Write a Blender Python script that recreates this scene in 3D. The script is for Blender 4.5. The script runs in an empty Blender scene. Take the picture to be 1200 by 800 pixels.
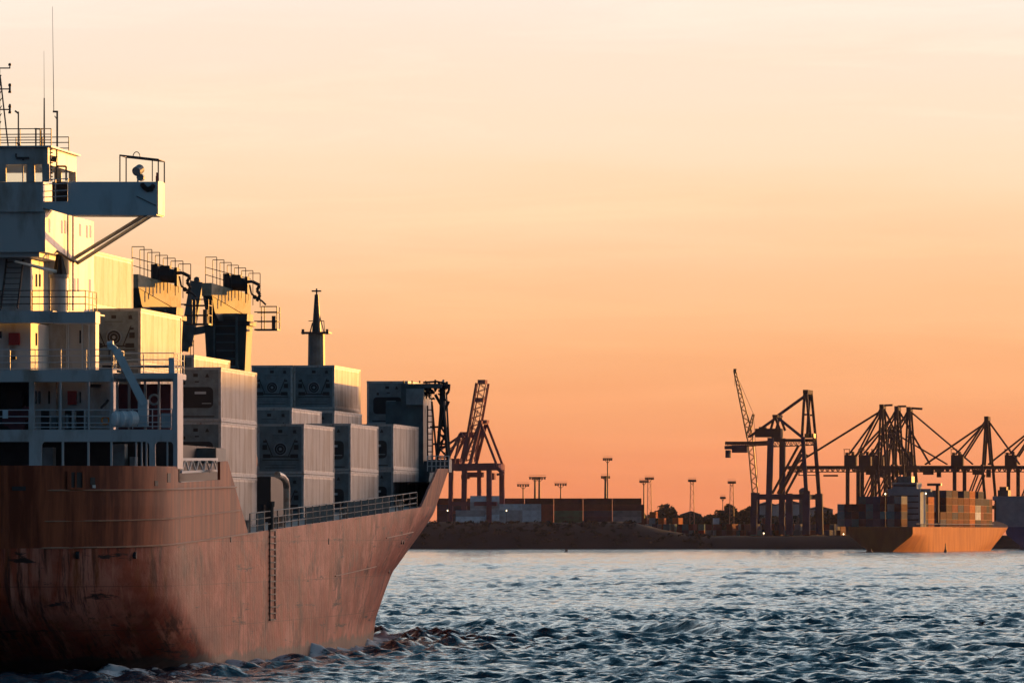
import bpy, math, random
import numpy as np
from mathutils import Vector, Matrix, noise
R = math.radians
rnd = random.Random(7)
sc = bpy.context.scene
COL = sc.collection

# ------------------------------------------------------------------ camera
FPX = 8500.0            # focal length in photo pixels (1200 wide)
HZ = 626.0              # horizon row in the photo
HC = 6.0                # camera height above the water
cam = bpy.data.cameras.new('camera'); camo = bpy.data.objects.new('camera', cam); COL.objects.link(camo)
camo.location = (0, 0, HC); camo.rotation_euler = (R(90), 0, 0)
cam.sensor_width = 36; cam.lens = FPX / 1200 * 36
cam.shift_y = (HZ - 400) / 1200
cam.clip_start = 1; cam.clip_end = 40000
sc.camera = camo

# ------------------------------------------------------------------ light
SUN_AZ, SUN_EL = 42.0, 2.6        # azimuth clockwise from +Y, elevation
sun = bpy.data.lights.new('sun', 'SUN'); suno = bpy.data.objects.new('sun', sun); COL.objects.link(suno)
sun.energy = 3.3; sun.angle = R(0.4); sun.color = (1.0, 0.42, 0.06)
d = Vector((math.sin(R(SUN_AZ)) * math.cos(R(SUN_EL)), math.cos(R(SUN_AZ)) * math.cos(R(SUN_EL)), math.sin(R(SUN_EL))))
suno.rotation_euler = d.to_track_quat('Z', 'Y').to_euler(); suno.location = d * 400

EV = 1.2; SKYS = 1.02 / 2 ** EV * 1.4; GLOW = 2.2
world = bpy.data.worlds.new('World'); sc.world = world; world.use_nodes = True
nt = world.node_tree; N = nt.nodes; LK = nt.links
for n in list(N): N.remove(n)
def nd(t, **kw):
    n = N.new(t)
    for k, v in kw.items(): setattr(n, k, v)
    return n
def wmath(op, a, b=None, c=None, clamp=False):
    n = nd('ShaderNodeMath', operation=op); n.use_clamp = clamp
    for i, v in enumerate((a, b, c)):
        if v is None: continue
        if isinstance(v, (int, float)): n.inputs[i].default_value = v
        else: LK.new(v, n.inputs[i])
    return n.outputs[0]
tc = nd('ShaderNodeTexCoord'); sep = nd('ShaderNodeSeparateXYZ'); LK.new(tc.outputs['Generated'], sep.inputs[0])
el = wmath('MULTIPLY', wmath('ARCSINE', sep.outputs[2]), 180 / math.pi / 90)
# thin streaks of high cloud disturb the bands a little
mp = nd('ShaderNodeMapping'); mp.inputs['Scale'].default_value = (9, 9, 90); mp.inputs['Rotation'].default_value = (0, R(4), 0)
LK.new(tc.outputs['Generated'], mp.inputs[0])
nz = nd('ShaderNodeTexNoise'); nz.inputs['Scale'].default_value = 1.6; nz.inputs['Detail'].default_value = 5
LK.new(mp.outputs[0], nz.inputs['Vector'])
wob = wmath('MULTIPLY', wmath('SUBTRACT', nz.outputs[0], 0.5), 0.006)
elp = wmath('SQRT', wmath('MAXIMUM', wmath('ADD', el, wob), 0.0))
def ramp(stops):
    r = nd('ShaderNodeValToRGB'); cr = r.color_ramp; cr.interpolation = 'CARDINAL'
    cr.elements[0].position = 0; stops = [(e, tuple(v / 1.4 for v in c)) for e, c in stops]; cr.elements[0].color = (*stops[0][1], 1)
    cr.elements[1].position = 1; cr.elements[1].color = (*stops[-1][1], 1)
    for e, c in stops[1:-1]:
        x = cr.elements.new(math.sqrt(e / 90)); x.color = (*c, 1)
    LK.new(elp, r.inputs[0]); return r.outputs[0]
front = ramp([(0, (.82, .245, .11)), (.55, (.88, .30, .127)), (1.5, (.965, .475, .223)), (2.2, (.975, .60, .342)), (2.9, (.975, .73, .50)), (4.2, (.965, .82, .70)),
              (5.6, (1.05, 1.0, .93)), (9, (1.22, 1.30, 1.30)), (14, (.98, 1.13, 1.22)), (20, (.40, .60, .74)), (28, (.08, .24, .36)), (90, (.03, .09, .18))])
back = ramp([(0, (.055, .065, .10)), (10, (.042, .092, .15)), (40, (.026, .075, .135)), (90, (.018, .06, .12))])
FA_ = R(40)
dot = wmath('ADD', wmath('MULTIPLY', sep.outputs[0], math.sin(FA_)), wmath('MULTIPLY', sep.outputs[1], math.cos(FA_)))
mr = nd('ShaderNodeMapRange'); mr.interpolation_type = 'SMOOTHSTEP'
mr.inputs[1].default_value = -0.25; mr.inputs[2].default_value = 0.70; LK.new(dot, mr.inputs[0])
mix = nd('ShaderNodeMix', data_type='RGBA'); LK.new(mr.outputs[0], mix.inputs[0]); LK.new(back, mix.inputs[6]); LK.new(front, mix.inputs[7])
sky = nd('ShaderNodeTexSky'); sky.sky_type = 'NISHITA'; sky.sun_disc = False
sky.sun_elevation = R(SUN_EL); sky.sun_rotation = R(SUN_AZ); sky.air_density = 1.5; sky.dust_density = 2.5
b1 = nd('ShaderNodeBackground'); LK.new(sky.outputs[0], b1.inputs[0]); b1.inputs[1].default_value = 0.006
b2 = nd('ShaderNodeBackground'); LK.new(mix.outputs[2], b2.inputs[0]); mp2 = nd('ShaderNodeMapping'); mp2.inputs['Scale'].default_value = (14, 14, 150); mp2.inputs['Rotation'].default_value = (R(3), R(9), 0)
LK.new(tc.outputs['Generated'], mp2.inputs[0])
nz2 = nd('ShaderNodeTexNoise'); nz2.inputs['Scale'].default_value = 1.0; nz2.inputs['Detail'].default_value = 7; nz2.inputs['Roughness'].default_value = .6; nz2.inputs['Distortion'].default_value = .6
LK.new(mp2.outputs[0], nz2.inputs['Vector'])
cir = nd('ShaderNodeMapRange'); cir.inputs[1].default_value = .50; cir.inputs[2].default_value = .80; cir.inputs[3].default_value = 0; cir.inputs[4].default_value = .10; LK.new(nz2.outputs[0], cir.inputs[0])
LK.new(wmath('MULTIPLY', wmath('ADD', cir.outputs[0], 1.0), SKYS), b2.inputs[1])
# broad warm glow of the air round the low sun
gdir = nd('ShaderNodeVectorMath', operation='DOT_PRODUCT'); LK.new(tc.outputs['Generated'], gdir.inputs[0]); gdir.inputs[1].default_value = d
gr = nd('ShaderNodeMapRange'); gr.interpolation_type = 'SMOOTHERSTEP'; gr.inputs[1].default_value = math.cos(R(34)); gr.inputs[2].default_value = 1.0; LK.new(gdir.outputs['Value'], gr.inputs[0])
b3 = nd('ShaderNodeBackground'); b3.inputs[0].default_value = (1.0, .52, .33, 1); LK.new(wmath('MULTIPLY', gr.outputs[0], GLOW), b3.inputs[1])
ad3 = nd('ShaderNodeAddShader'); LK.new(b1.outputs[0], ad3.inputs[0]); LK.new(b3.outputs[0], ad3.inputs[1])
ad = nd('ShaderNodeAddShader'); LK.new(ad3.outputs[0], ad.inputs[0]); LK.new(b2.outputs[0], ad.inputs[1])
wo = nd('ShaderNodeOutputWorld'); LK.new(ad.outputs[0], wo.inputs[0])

sc.view_settings.view_transform = 'Standard'; sc.view_settings.look = 'None'
sc.view_settings.exposure = EV; sc.view_settings.gamma = 1.0; sc.view_settings.use_curve_mapping = False
sc.cycles.use_denoising = True
sc.cycles.max_bounces = 6; sc.cycles.glossy_bounces = 3; sc.cycles.diffuse_bounces = 3
sc.cycles.transparent_max_bounces = 12

# ------------------------------------------------------------------ materials
def mat(name, base, rough=.6, metal=0.0, var=None, scale=1.0, stretch=(1, 1, 1), bump=0.0, bscale=20, emit=None, perobj=0.0, spec=None, lo=.35, hi=.65):
    farm = name.startswith(('bank', 'quay', 'tree', 'gantry', 'container_', 'dark_roof', 'pale_shed', 'faded_orange', 'far_', 'blue_hull', 'dark_stern'))
    if farm: rough = max(rough, .85)
    m = bpy.data.materials.new(name); m.use_nodes = True
    t = m.node_tree; p = t.nodes['Principled BSDF']
    p.inputs['Base Color'].default_value = (*base, 1); p.inputs['Roughness'].default_value = rough; p.inputs['Metallic'].default_value = metal
    if spec is not None: p.inputs['Specular IOR Level'].default_value = spec
    if name.startswith(('bank', 'quay', 'tree', 'gantry', 'container_', 'dark_roof', 'pale_shed', 'faded_orange', 'far_', 'blue_hull', 'dark_stern')): p.inputs['Specular IOR Level'].default_value = .12
    if emit:
        p.inputs['Emission Color'].default_value = (*emit[0], 1); p.inputs['Emission Strength'].default_value = emit[1]
    src = None
    if var is not None:
        c = t.nodes.new('ShaderNodeTexCoord'); mpp = t.nodes.new('ShaderNodeMapping'); mpp.inputs['Scale'].default_value = stretch
        t.links.new(c.outputs['Object'], mpp.inputs[0])
        n = t.nodes.new('ShaderNodeTexNoise'); n.inputs['Scale'].default_value = scale; n.inputs['Detail'].default_value = 6; n.inputs['Roughness'].default_value = .62
        t.links.new(mpp.outputs[0], n.inputs['Vector'])
        r = t.nodes.new('ShaderNodeValToRGB'); r.color_ramp.elements[0].position = lo; r.color_ramp.elements[1].position = hi
        r.color_ramp.elements[0].color = (*var, 1); r.color_ramp.elements[1].color = (*base, 1)
        t.links.new(n.outputs[0], r.inputs[0]); src = r.outputs[0]
        if perobj:
            oi = t.nodes.new('ShaderNodeObjectInfo'); mr_ = t.nodes.new('ShaderNodeMapRange')
            mr_.inputs[3].default_value = 1 - perobj; mr_.inputs[4].default_value = 1 + perobj * .6
            t.links.new(oi.outputs['Random'], mr_.inputs[0])
            mx = t.nodes.new('ShaderNodeMix'); mx.data_type = 'RGBA'; mx.blend_type = 'MULTIPLY'; mx.inputs[0].default_value = 1
            t.links.new(src, mx.inputs[6]); t.links.new(mr_.outputs[0], mx.inputs[7]); src = mx.outputs[2]
        t.links.new(src, p.inputs['Base Color'])
    if bump:
        c = t.nodes.new('ShaderNodeTexCoord'); n = t.nodes.new('ShaderNodeTexNoise'); n.inputs['Scale'].default_value = bscale; n.inputs['Detail'].default_value = 4
        t.links.new(c.outputs['Object'], n.inputs['Vector'])
        b = t.nodes.new('ShaderNodeBump'); b.inputs['Strength'].default_value = bump; b.inputs['Distance'].default_value = .05
        t.links.new(n.outputs[0], b.inputs['Height']); t.links.new(b.outputs[0], p.inputs['Normal'])
    return m

M = {}
M['white'] = mat('white_paint', (.50, .52, .53), .36, var=(.27, .23, .19), scale=.9, stretch=(1, 1, .35), lo=.28, hi=.5)
M['blue_white'] = mat('pale_blue_paint', (.50, .62, .68), .45, var=(.36, .44, .47), scale=.9, stretch=(1, 1, .35), lo=.28, hi=.5)
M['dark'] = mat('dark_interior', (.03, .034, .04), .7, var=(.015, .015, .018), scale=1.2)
M['grey'] = mat('grey_paint', (.28, .31, .33), .5, var=(.16, .16, .16), scale=1.2, lo=.3, hi=.55)
M['teal'] = mat('dark_teal_paint', (.10, .15, .165), .55, var=(.05, .07, .08), scale=1.0)
M['crane_white'] = mat('crane_paint', (.42, .36, .26), .6, spec=.2, var=(.20, .13, .07), scale=1.4, lo=.3, hi=.52)
M['crane_grey'] = mat('crane_pedestal_paint', (.16, .19, .20), .5, var=(.08, .09, .09), scale=1.2)
M['teal_shade'] = mat('shaded_gear_teal', (.035, .05, .055), .6)  # teal darkened to carry the shade on the deck cranes
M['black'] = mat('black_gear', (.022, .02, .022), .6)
M['rail'] = mat('rail_paint', (.55, .58, .6), .4)
M['rail_dark'] = mat('rail_dark', (.06, .05, .05), .5)
M['rail_teal'] = mat('rail_teal', (.06, .085, .09), .5)
M['red'] = mat('red_gear', (.30, .02, .02), .5)
M['red_dark'] = mat('dark_red', (.10, .02, .03), .6)
M['reefer'] = mat('reefer_skin', (.58, .56, .53), .4, var=(.30, .25, .21), scale=1.3, stretch=(1, 1, .22), lo=.36, hi=.56, perobj=.14, bump=.12, bscale=6)
M['reefer_frame'] = mat('reefer_frame', (.46, .46, .45), .5, var=(.26, .20, .16), scale=3, lo=.3, hi=.5)
M['reefer_end'] = mat('reefer_end_panel', (.20, .26, .285), .5, var=(.12, .14, .15), scale=2, lo=.3, hi=.6, perobj=.25)  # shade on the aft container ends is put into this dark teal
M['lightgrey'] = mat('light_grey_gear', (.5, .52, .52), .5)
M['raft'] = mat('raft_fibreglass', (.82, .84, .85), .35)
M['glass'] = mat('window_glass', (.02, .025, .03), .08)
M['orange'] = mat('orange_gear', (.75, .25, .04), .5)
M['pipe'] = mat('pipe_paint', (.42, .36, .30), .4, var=(.25, .15, .1), scale=3)

def clear_glass():
    m = bpy.data.materials.new('clear_glass'); m.use_nodes = True; t = m.node_tree
    t.nodes.remove(t.nodes['Principled BSDF']); o = t.nodes['Material Output']
    a = t.nodes.new('ShaderNodeBsdfTransparent'); a.inputs[0].default_value = (.97, .98, .97, 1)
    g = t.nodes.new('ShaderNodeBsdfGlossy'); g.inputs['Roughness'].default_value = .03
    f = t.nodes.new('ShaderNodeFresnel'); f.inputs[0].default_value = 1.4
    x = t.nodes.new('ShaderNodeMixShader'); t.links.new(f.outputs[0], x.inputs[0]); t.links.new(a.outputs[0], x.inputs[1]); t.links.new(g.outputs[0], x.inputs[2])
    t.links.new(x.outputs[0], o.inputs[0]); return m
M['clear'] = clear_glass()

def hull_material():
    m = bpy.data.materials.new('red_brown_hull'); m.use_nodes = True; t = m.node_tree; p = t.nodes['Principled BSDF']
    nn = t.nodes.new; ln = t.links.new
    c = nn('ShaderNodeTexCoord')
    def noise_(scale, st, det=6, rough=.6, rot=None):
        mpp = nn('ShaderNodeMapping'); mpp.inputs['Scale'].default_value = st
        if rot: mpp.inputs['Rotation'].default_value = rot
        ln(c.outputs['Object'], mpp.inputs[0])
        n = nn('ShaderNodeTexNoise'); n.inputs['Scale'].default_value = scale; n.inputs['Detail'].default_value = det; n.inputs['Roughness'].default_value = rough
        ln(mpp.outputs[0], n.inputs['Vector']); return n.outputs[0]
    def rmp(src, lo, hi, c0=(0, 0, 0), c1=(1, 1, 1)):
        r = nn('ShaderNodeValToRGB'); r.color_ramp.elements[0].position = lo; r.color_ramp.elements[1].position = hi
        r.color_ramp.elements[0].color = (*c0, 1); r.color_ramp.elements[1].color = (*c1, 1); ln(src, r.inputs[0]); return r.outputs[0]
    def mixc(f, a, b):
        x = nn('ShaderNodeMix'); x.data_type = 'RGBA'
        ln(f, x.inputs[0])
        for i, v in ((6, a), (7, b)):
            if isinstance(v, tuple): x.inputs[i].default_value = (*v, 1)
            else: ln(v, x.inputs[i])
        return x.outputs[2]
    big = noise_(.22, (1, 1, 1.6))
    base = rmp(big, .32, .68, (.17, .024, .011), (.44, .092, .046))
    # pale chalky vertical scuffs
    scuff = noise_(1.0, (.16, 2.0, .20), 8, .66)
    base = mixc(rmp(scuff, .50, .64), base, (.62, .25, .175))
    wornp = noise_(.55, (.16, .5, .35), 6, .62)
    base = mixc(rmp(wornp, .54, .68), base, (.52, .20, .14))
    dirt = noise_(.4, (.14, .5, .45), 6, .6)
    base = mixc(rmp(dirt, .56, .72), base, (.17, .045, .028))
    # orange rust washes running down
    rust = noise_(1.5, (.55, 1.7, .11), 8, .7)
    base = mixc(rmp(rust, .53, .66), base, (.24, .065, .02))
    # fine dark streaks, slanting
    st = noise_(2.2, (.13, 1.6, .14), 9, .70, (R(-16), R(10), 0))
    base = mixc(rmp(st, .52, .62), base, (.10, .030, .020))
    # dark fender scrapes: horizontally long
    sr = noise_(.9, (.13, .5, 1.9), 7, .7)
    base = mixc(rmp(sr, .60, .645), base, (.04, .022, .02))
    # grey-green slimed boot top near the waterline
    sp = nn('ShaderNodeSeparateXYZ'); ln(c.outputs['Object'], sp.inputs[0])
    nb = noise_(.5, (1, 1, 1), 5)
    ma = nn('ShaderNodeMath'); ma.operation = 'MULTIPLY_ADD'; ln(nb, ma.inputs[0]); ma.inputs[1].default_value = -1.2; ln(sp.outputs[2], ma.inputs[2])
    mr2 = nn('ShaderNodeMapRange'); mr2.inputs[1].default_value = .0; mr2.inputs[2].default_value = .18; mr2.inputs[3].default_value = .85; mr2.inputs[4].default_value = 0
    ln(ma.outputs[0], mr2.inputs[0])
    base = mixc(mr2.outputs[0], base, (.10, .085, .07))
    xy = nn('ShaderNodeMath'); xy.operation = 'SUBTRACT'; ln(sp.outputs[0], xy.inputs[0]); ln(sp.outputs[1], xy.inputs[1])
    cmb = nn('ShaderNodeCombineXYZ'); ln(xy.outputs[0], cmb.inputs[0]); ln(sp.outputs[2], cmb.inputs[1])
    bk = nn('ShaderNodeTexBrick'); ln(cmb.outputs[0], bk.inputs['Vector']); bk.inputs['Scale'].default_value = 1
    bk.inputs['Brick Width'].default_value = 7.5; bk.inputs['Row Height'].default_value = 1.9; bk.inputs['Mortar Size'].default_value = .022; bk.inputs['Mortar Smooth'].default_value = .3
    sf = nn('ShaderNodeMath'); sf.operation = 'MULTIPLY'; ln(bk.outputs['Fac'], sf.inputs[0]); sf.inputs[1].default_value = .55
    base = mixc(sf.outputs[0], base, (.10, .028, .016))
    ln(base, p.inputs['Base Color'])
    rr = nn('ShaderNodeMapRange'); p.inputs['Specular IOR Level'].default_value = .17; rr.inputs[3].default_value = .34; rr.inputs[4].default_value = .7; ln(scuff, rr.inputs[0]); ln(rr.outputs[0], p.inputs['Roughness'])
    # plate dishing between frames
    w = nn('ShaderNodeTexWave'); w.bands_direction = 'X'; w.inputs['Scale'].default_value = .42; w.inputs['Distortion'].default_value = 1.6
    ln(c.outputs['Object'], w.inputs['Vector'])
    ad2 = nn('ShaderNodeMath'); ad2.operation = 'MULTIPLY_ADD'; ln(w.outputs[1], ad2.inputs[0]); ad2.inputs[1].default_value = .10; ln(noise_(.8, (1, 1, 1), 4), ad2.inputs[2])
    bp = nn('ShaderNodeBump'); bp.inputs['Strength'].default_value = .6; bp.inputs['Distance'].default_value = .09
    ln(ad2.outputs[0], bp.inputs['Height']); ln(bp.outputs[0], p.inputs['Normal'])
    return m
M['hull'] = hull_material()
M['bulwark'] = mat('orange_brown_bulwark', (.36, .090, .036), .55, var=(.15, .030, .012), scale=1.5, stretch=(.9, 1.3, .12), lo=.42, hi=.60, spec=.2, bump=.15, bscale=2)
M['seam'] = mat('weld_seam', (.40, .20, .12), .5)

# ------------------------------------------------------------------ mesh helper
class MB:
    def __init__(s): s.v = []; s.f = []
    def add(s, vs, fs):
        o = len(s.v); s.v += [tuple(v) for v in vs]; s.f += [tuple(i + o for i in f) for f in fs]; return s
    def box(s, x0, x1, y0, y1, z0, z1):
        return s.add([(x0, y0, z0), (x1, y0, z0), (x1, y1, z0), (x0, y1, z0), (x0, y0, z1), (x1, y0, z1), (x1, y1, z1), (x0, y1, z1)],
                     [(3, 2, 1, 0), (4, 5, 6, 7), (0, 1, 5, 4), (1, 2, 6, 5), (2, 3, 7, 6), (3, 0, 4, 7)])
    def tube(s, p, q, r, n=6, r2=None, cap=True):
        p = Vector(p); q = Vector(q); r2 = r if r2 is None else r2
        d = (q - p)
        if d.length < 1e-6: return s
        d.normalize(); u = d.orthogonal().normalized(); w = d.cross(u)
        vs = []
        for c, rr in ((p, r), (q, r2)):
            for i in range(n):
                a = 2 * math.pi * (i + .5) / n; vs.append(c + (u * math.cos(a) + w * math.sin(a)) * rr)
        fs = [(i, (i + 1) % n, n + (i + 1) % n, n + i) for i in range(n)]
        if cap: fs += [tuple(range(n - 1, -1, -1)), tuple(range(n, 2 * n))]
        return s.add(vs, fs)
    def beam(s, p, q, w, h=None, up=(0, 0, 1)):
        h = w if h is None else h
        p = Vector(p); q = Vector(q); d = (q - p)
        if d.length < 1e-6: return s
        d.normalize(); up = Vector(up)
        if abs(d.dot(up)) > .98: up = Vector((0, 1, 0))
        a = d.cross(up).normalized(); b = a.cross(d).normalized()
        vs = [c + a * (sa * w / 2) + b * (sb * h / 2) for c in (p, q) for sa, sb in ((-1, -1), (1, -1), (1, 1), (-1, 1))]
        return s.add(vs, [(3, 2, 1, 0), (4, 5, 6, 7), (0, 1, 5, 4), (1, 2, 6, 5), (2, 3, 7, 6), (3, 0, 4, 7)])
    def prism(s, poly, axis, d0, d1):
        """poly: 2D points; axis 'x' -> points are (y,z) extruded along x, 'y' -> (x,z), 'z' -> (x,y)"""
        n = len(poly)
        def P(p, d): return {'x': (d, p[0], p[1]), 'y': (p[0], d, p[1]), 'z': (p[0], p[1], d)}[axis]
        vs = [P(p, d0) for p in poly] + [P(p, d1) for p in poly]
        return s.add(vs, [tuple(range(n)), tuple(range(2 * n - 1, n - 1, -1))] + [(i, i + n, (i + 1) % n + n, (i + 1) % n) for i in range(n)])
    def path(s, pts, r, n=6):
        for a, b in zip(pts[:-1], pts[1:]): s.tube(a, b, r, n)
        return s
    def mesh(s, name, m, smooth=False):
        me = bpy.data.meshes.new(name); me.from_pydata(s.v, [], s.f); me.validate(); me.update()
        import bmesh
        b = bmesh.new(); b.from_mesh(me); bmesh.ops.recalc_face_normals(b, faces=b.faces); b.to_mesh(me); b.free()
        if m: me.materials.append(m)
        if smooth: me.polygons.foreach_set('use_smooth', [True] * len(me.polygons))
        return me
    def build(s, name, m, parent=None, loc=None, rz=0, smooth=False):
        o = bpy.data.objects.new(name, s.mesh(name, m, smooth)); COL.objects.link(o)
        if parent: o.parent = parent
        if loc is not None: o.location = loc
        if rz: o.rotation_euler.z = rz
        return o

def tag(o, label=None, cat=None, group=None, kind=None):
    if label: o['label'] = label
    if cat: o['category'] = cat
    if group: o['group'] = group
    if kind: o['kind'] = kind
    return o
def empty(name, loc, rz=0, label=None, cat=None, group=None):
    o = bpy.data.objects.new(name, None); COL.objects.link(o); o.location = loc; o.rotation_euler = (0, 0, rz)
    o.empty_display_size = .5
    return tag(o, label, cat, group)
def copy_tree(o, parent=None):
    c = o.copy(); COL.objects.link(c)
    if parent: c.parent = parent
    for ch in list(o.children): copy_tree(ch, c)
    return c

# ------------------------------------------------------------------ ship frame
AL = R(6.04)
U = Vector((math.sin(AL), math.cos(AL), 0)); S = Vector((math.cos(AL), -math.sin(AL), 0))
VPX = 600 + FPX * math.tan(AL); CA = math.cos(AL)
SC, T0, HB = -60.5, 300.0, 13.25
SHIP_LOC = U * T0 + S * SC
SHIP_RZ = math.pi / 2 - AL
def L(a, b, z): return Vector((a, -b, z))
def on_side(x, y, b):
    k = -(VPX - x) * CA / (b + SC); Y = FPX / k; X = (x - 600) / k
    return (X * math.sin(AL) + Y * CA - T0, HC + (HZ - y) / k)
def on_aft(x, y, a):
    t = a + T0; Y = t / (CA + (x - 600) / FPX * math.sin(AL)); X = (x - 600) / FPX * Y
    return (X * CA - Y * math.sin(AL) - SC, HC + (HZ - y) * Y / FPX)
def a_of_Y(Y, s): return (Y * 1.0 + s * math.sin(AL)) / CA - T0 if False else (Y + s * math.sin(AL)) / CA - T0
def proj(a, b, z):
    w = SHIP_LOC + U * a + S * b
    return 600 + FPX * w.x / w.y, HZ - (z - HC) * FPX / w.y

# hull shape --------------------------------------------------------
LOA = 160.0
def interp(x, pts):
    if x <= pts[0][0]: return pts[0][1]
    for (x0, y0), (x1, y1) in zip(pts[:-1], pts[1:]):
        if x <= x1: return y0 + (y1 - y0) * (x - x0) / (x1 - x0)
    return pts[-1][1]
def a_stem(z): return interp(z, [(-2, 146), (0, 147), (3, 149), (6, 153), (10, 160), (12, 163)])
def a_ent(z): return interp(z, [(-2, 34), (0, 36), (5, 50), (10, 62)])
TARGET = [(-1.5, 434), (0, 437), (1.3, 440), (2.4, 448), (3.9, 460), (5.1, 478), (7.2, 508), (9.7, 525), (11, 532)]
def b_fore(a, z, p):
    u = max(0.0, min(1.0, (a - a_ent(z)) / (a_stem(z) - a_ent(z)))); return HB * (1 - u ** p)
PT = []
for z, xt in TARGET:
    lo, hi = 1.2, 14.0
    for _ in range(40):
        p = (lo + hi) / 2
        mx = max(proj(a, b_fore(a, z, p), z)[0] for a in np.linspace(60, 155, 120))
        if mx < xt: lo = p
        else: hi = p
    PT.append((z, p))
def a_tr(z): return interp(z, [(-2, 16), (0, 10), (1, 6.6), (2, 3.3), (2.6, 1.5), (3.2, .5), (4, .15), (5.5, 0), (12, 0)])
def rad_st(z): return interp(z, [(-2, 15), (0, 13), (3, 11), (5, 10), (7, 9.5), (12, 9.5)])
def hull_b(a, z):
    b = b_fore(a, z, interp(z, PT)); r = rad_st(z); a1 = a - a_tr(z)
    if a1 < 0: return 0.0
    if a1 < r:
        q = 1 - a1 / r; b = min(b, HB * (1 - q ** 2.6) ** (1 / 2.6))
    return b
def deck_z(a):
    return interp(a, DECK)
a_208, _ = on_side(208, 637, HB)
a_292, z_292 = on_side(291, 625, HB)
a_490, z_490 = on_side(488, 595, HB - .6)
DECK = [(-5, 5.3), (a_208, HC + (HZ - 637) / 27.2), (a_292, z_292), (a_490, z_490), (140, 8.1), (165, 8.6)]

ship = empty('container_ship', SHIP_LOC, SHIP_RZ, 'large rust-red container ship in the foreground, seen from astern with white bridge and grey boxes', 'ship')

def hull_grid(zlo, zhi, avals, nz, side):
    """surface between z = zlo(a) and zhi(a); avals in 0..1 map to a per z"""
    vs, fs = [], []
    for i, q in enumerate(avals):
        for j in range(nz + 1):
            at = q * LOA
            z0 = zlo(at); z1 = zhi(at); z = z0 + (z1 - z0) * j / nz
            tr = a_tr(z); st = a_stem(z)
            a = tr + (st - tr) * q
            vs.append(L(a, side * hull_b(a + 1e-5, z), z))
    n = nz + 1
    for i in range(len(avals) - 1):
        for j in range(nz):
            f = (i * n + j, (i + 1) * n + j, (i + 1) * n + j + 1, i * n + j + 1)
            fs.append(f)
    return vs, fs
qs = [0] + [.0001 * 1.55 ** i for i in range(13)]
q = qs[-1]
while q < .985: q += .008; qs.append(q)
qs += [.99, .995, .998, 1.0]
h = MB()
for side in (1, -1):
    vs, fs = hull_grid(lambda a: -1.6, deck_z, qs, 40, side); h.add(vs, fs)
hull = h.build('hull', M['hull'], ship, smooth=True)
# seams: thin raised weld beads and doubler edges that follow the plating
def strake(zfun, a0, a1, r=.035, side=1):
    m = MB(); pts = []
    a = a0
    while a < a1:
        z = zfun(a); pts.append(L(a, side * (hull_b(a, z) + .06), z)); a += 1.2
    m.path(pts, r, 5); return m
sm = MB()
for zf, a0, a1, r in ((lambda a: deck_z(a) + .0, .4, a_292 + 3, .04), (lambda a: deck_z(a) + 1.12, .4, a_292 - 3, .03),
                      (lambda a: 7.95 + (a - a_208) * .012, .5, a_208 + 18, .04),
                      (lambda a: deck_z(a) - 2.75, 62, 82, .03), (lambda a: deck_z(a) - 1.3, 84, 100, .03)):
    strake(zf, a0, a1, r).build('rubbing_strake', M['seam'], hull)

# bulwarks --------------------------------------------------------
def bulwark(pts, name, step=1.5):
    """pts: [(a, ztop)] polyline, steps allowed"""
    m = MB()
    for side in (1, -1):
        sts = []
        for (a0, z0), (a1, z1) in zip(pts[:-1], pts[1:]):
            n = max(1, int((a1 - a0) / (step if a0 > 12 else .25)))
            for i in range(n): sts.append((a0 + (a1 - a0) * i / n, z0 + (z1 - z0) * i / n))
        sts.append(pts[-1])
        rows = 4
        for off in (0, 1):
            vs = []
            for a, zt in sts:
                zb = deck_z(a)
                for j in range(rows + 1):
                    z = zb + (max(zt, zb + .01) - zb) * j / rows
                    aa = max(a, a_tr(z) + 1e-4); bb = hull_b(aa, z)
                    vs.append(L(aa, side * max(0, bb - .12 * off), z) if a > .5 else L(aa + .12 * off, side * bb, z))
            fs = []
            for i in range(len(sts) - 1):
                for j in range(rows):
                    fs.append((i * 5 + j, (i + 1) * 5 + j, (i + 1) * 5 + j + 1, i * 5 + j + 1))
            o = len(m.v); m.add(vs, fs)
            if off == 0: o0 = o
        for i in range(len(sts) - 1):   # cap between skins
            m.f.append((o0 + i * 5 + 4, o0 + (i + 1) * 5 + 4, o + (i + 1) * 5 + 4, o + i * 5 + 4))
        n = len(sts) - 1
        for j in range(4): m.f.append((o0 + n * 5 + j, o0 + n * 5 + j + 1, o + n * 5 + j + 1, o + n * 5 + j))
    return m
a258, _ = on_side(258, 562, HB); a267, _ = on_side(267, 541, HB)
zs0 = HC + (HZ - 565) / 27.2; zs1 = on_side(258, 562, HB)[1]; zt2 = on_side(262, 541, HB)[1]
ab = a_208 + .25
aft = [(0.0, 8.9), (.02, 8.9), (.06, 8.9), (.15, 8.9), (.35, 8.9), (.8, 8.9), (1.6, 8.9), (ab, 8.93), (ab + .02, zs0), (a258, zs1), (a258 + .02, zt2), (a267, zt2 + .05), (a_292, z_292 + .03)]
bulwark(aft, 'bulwark').build('bulwark', M['bulwark'], ship)
a503 = on_side(503, 553, HB - .9)[0]
bulwark([(a_490, z_490 + .02), (a503, 9.75), (140, 10.0), (152, 10.3), (a_stem(8.6) - .8, 10.4)], 'bulwark').build('bulwark', M['bulwark'], ship)
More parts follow.
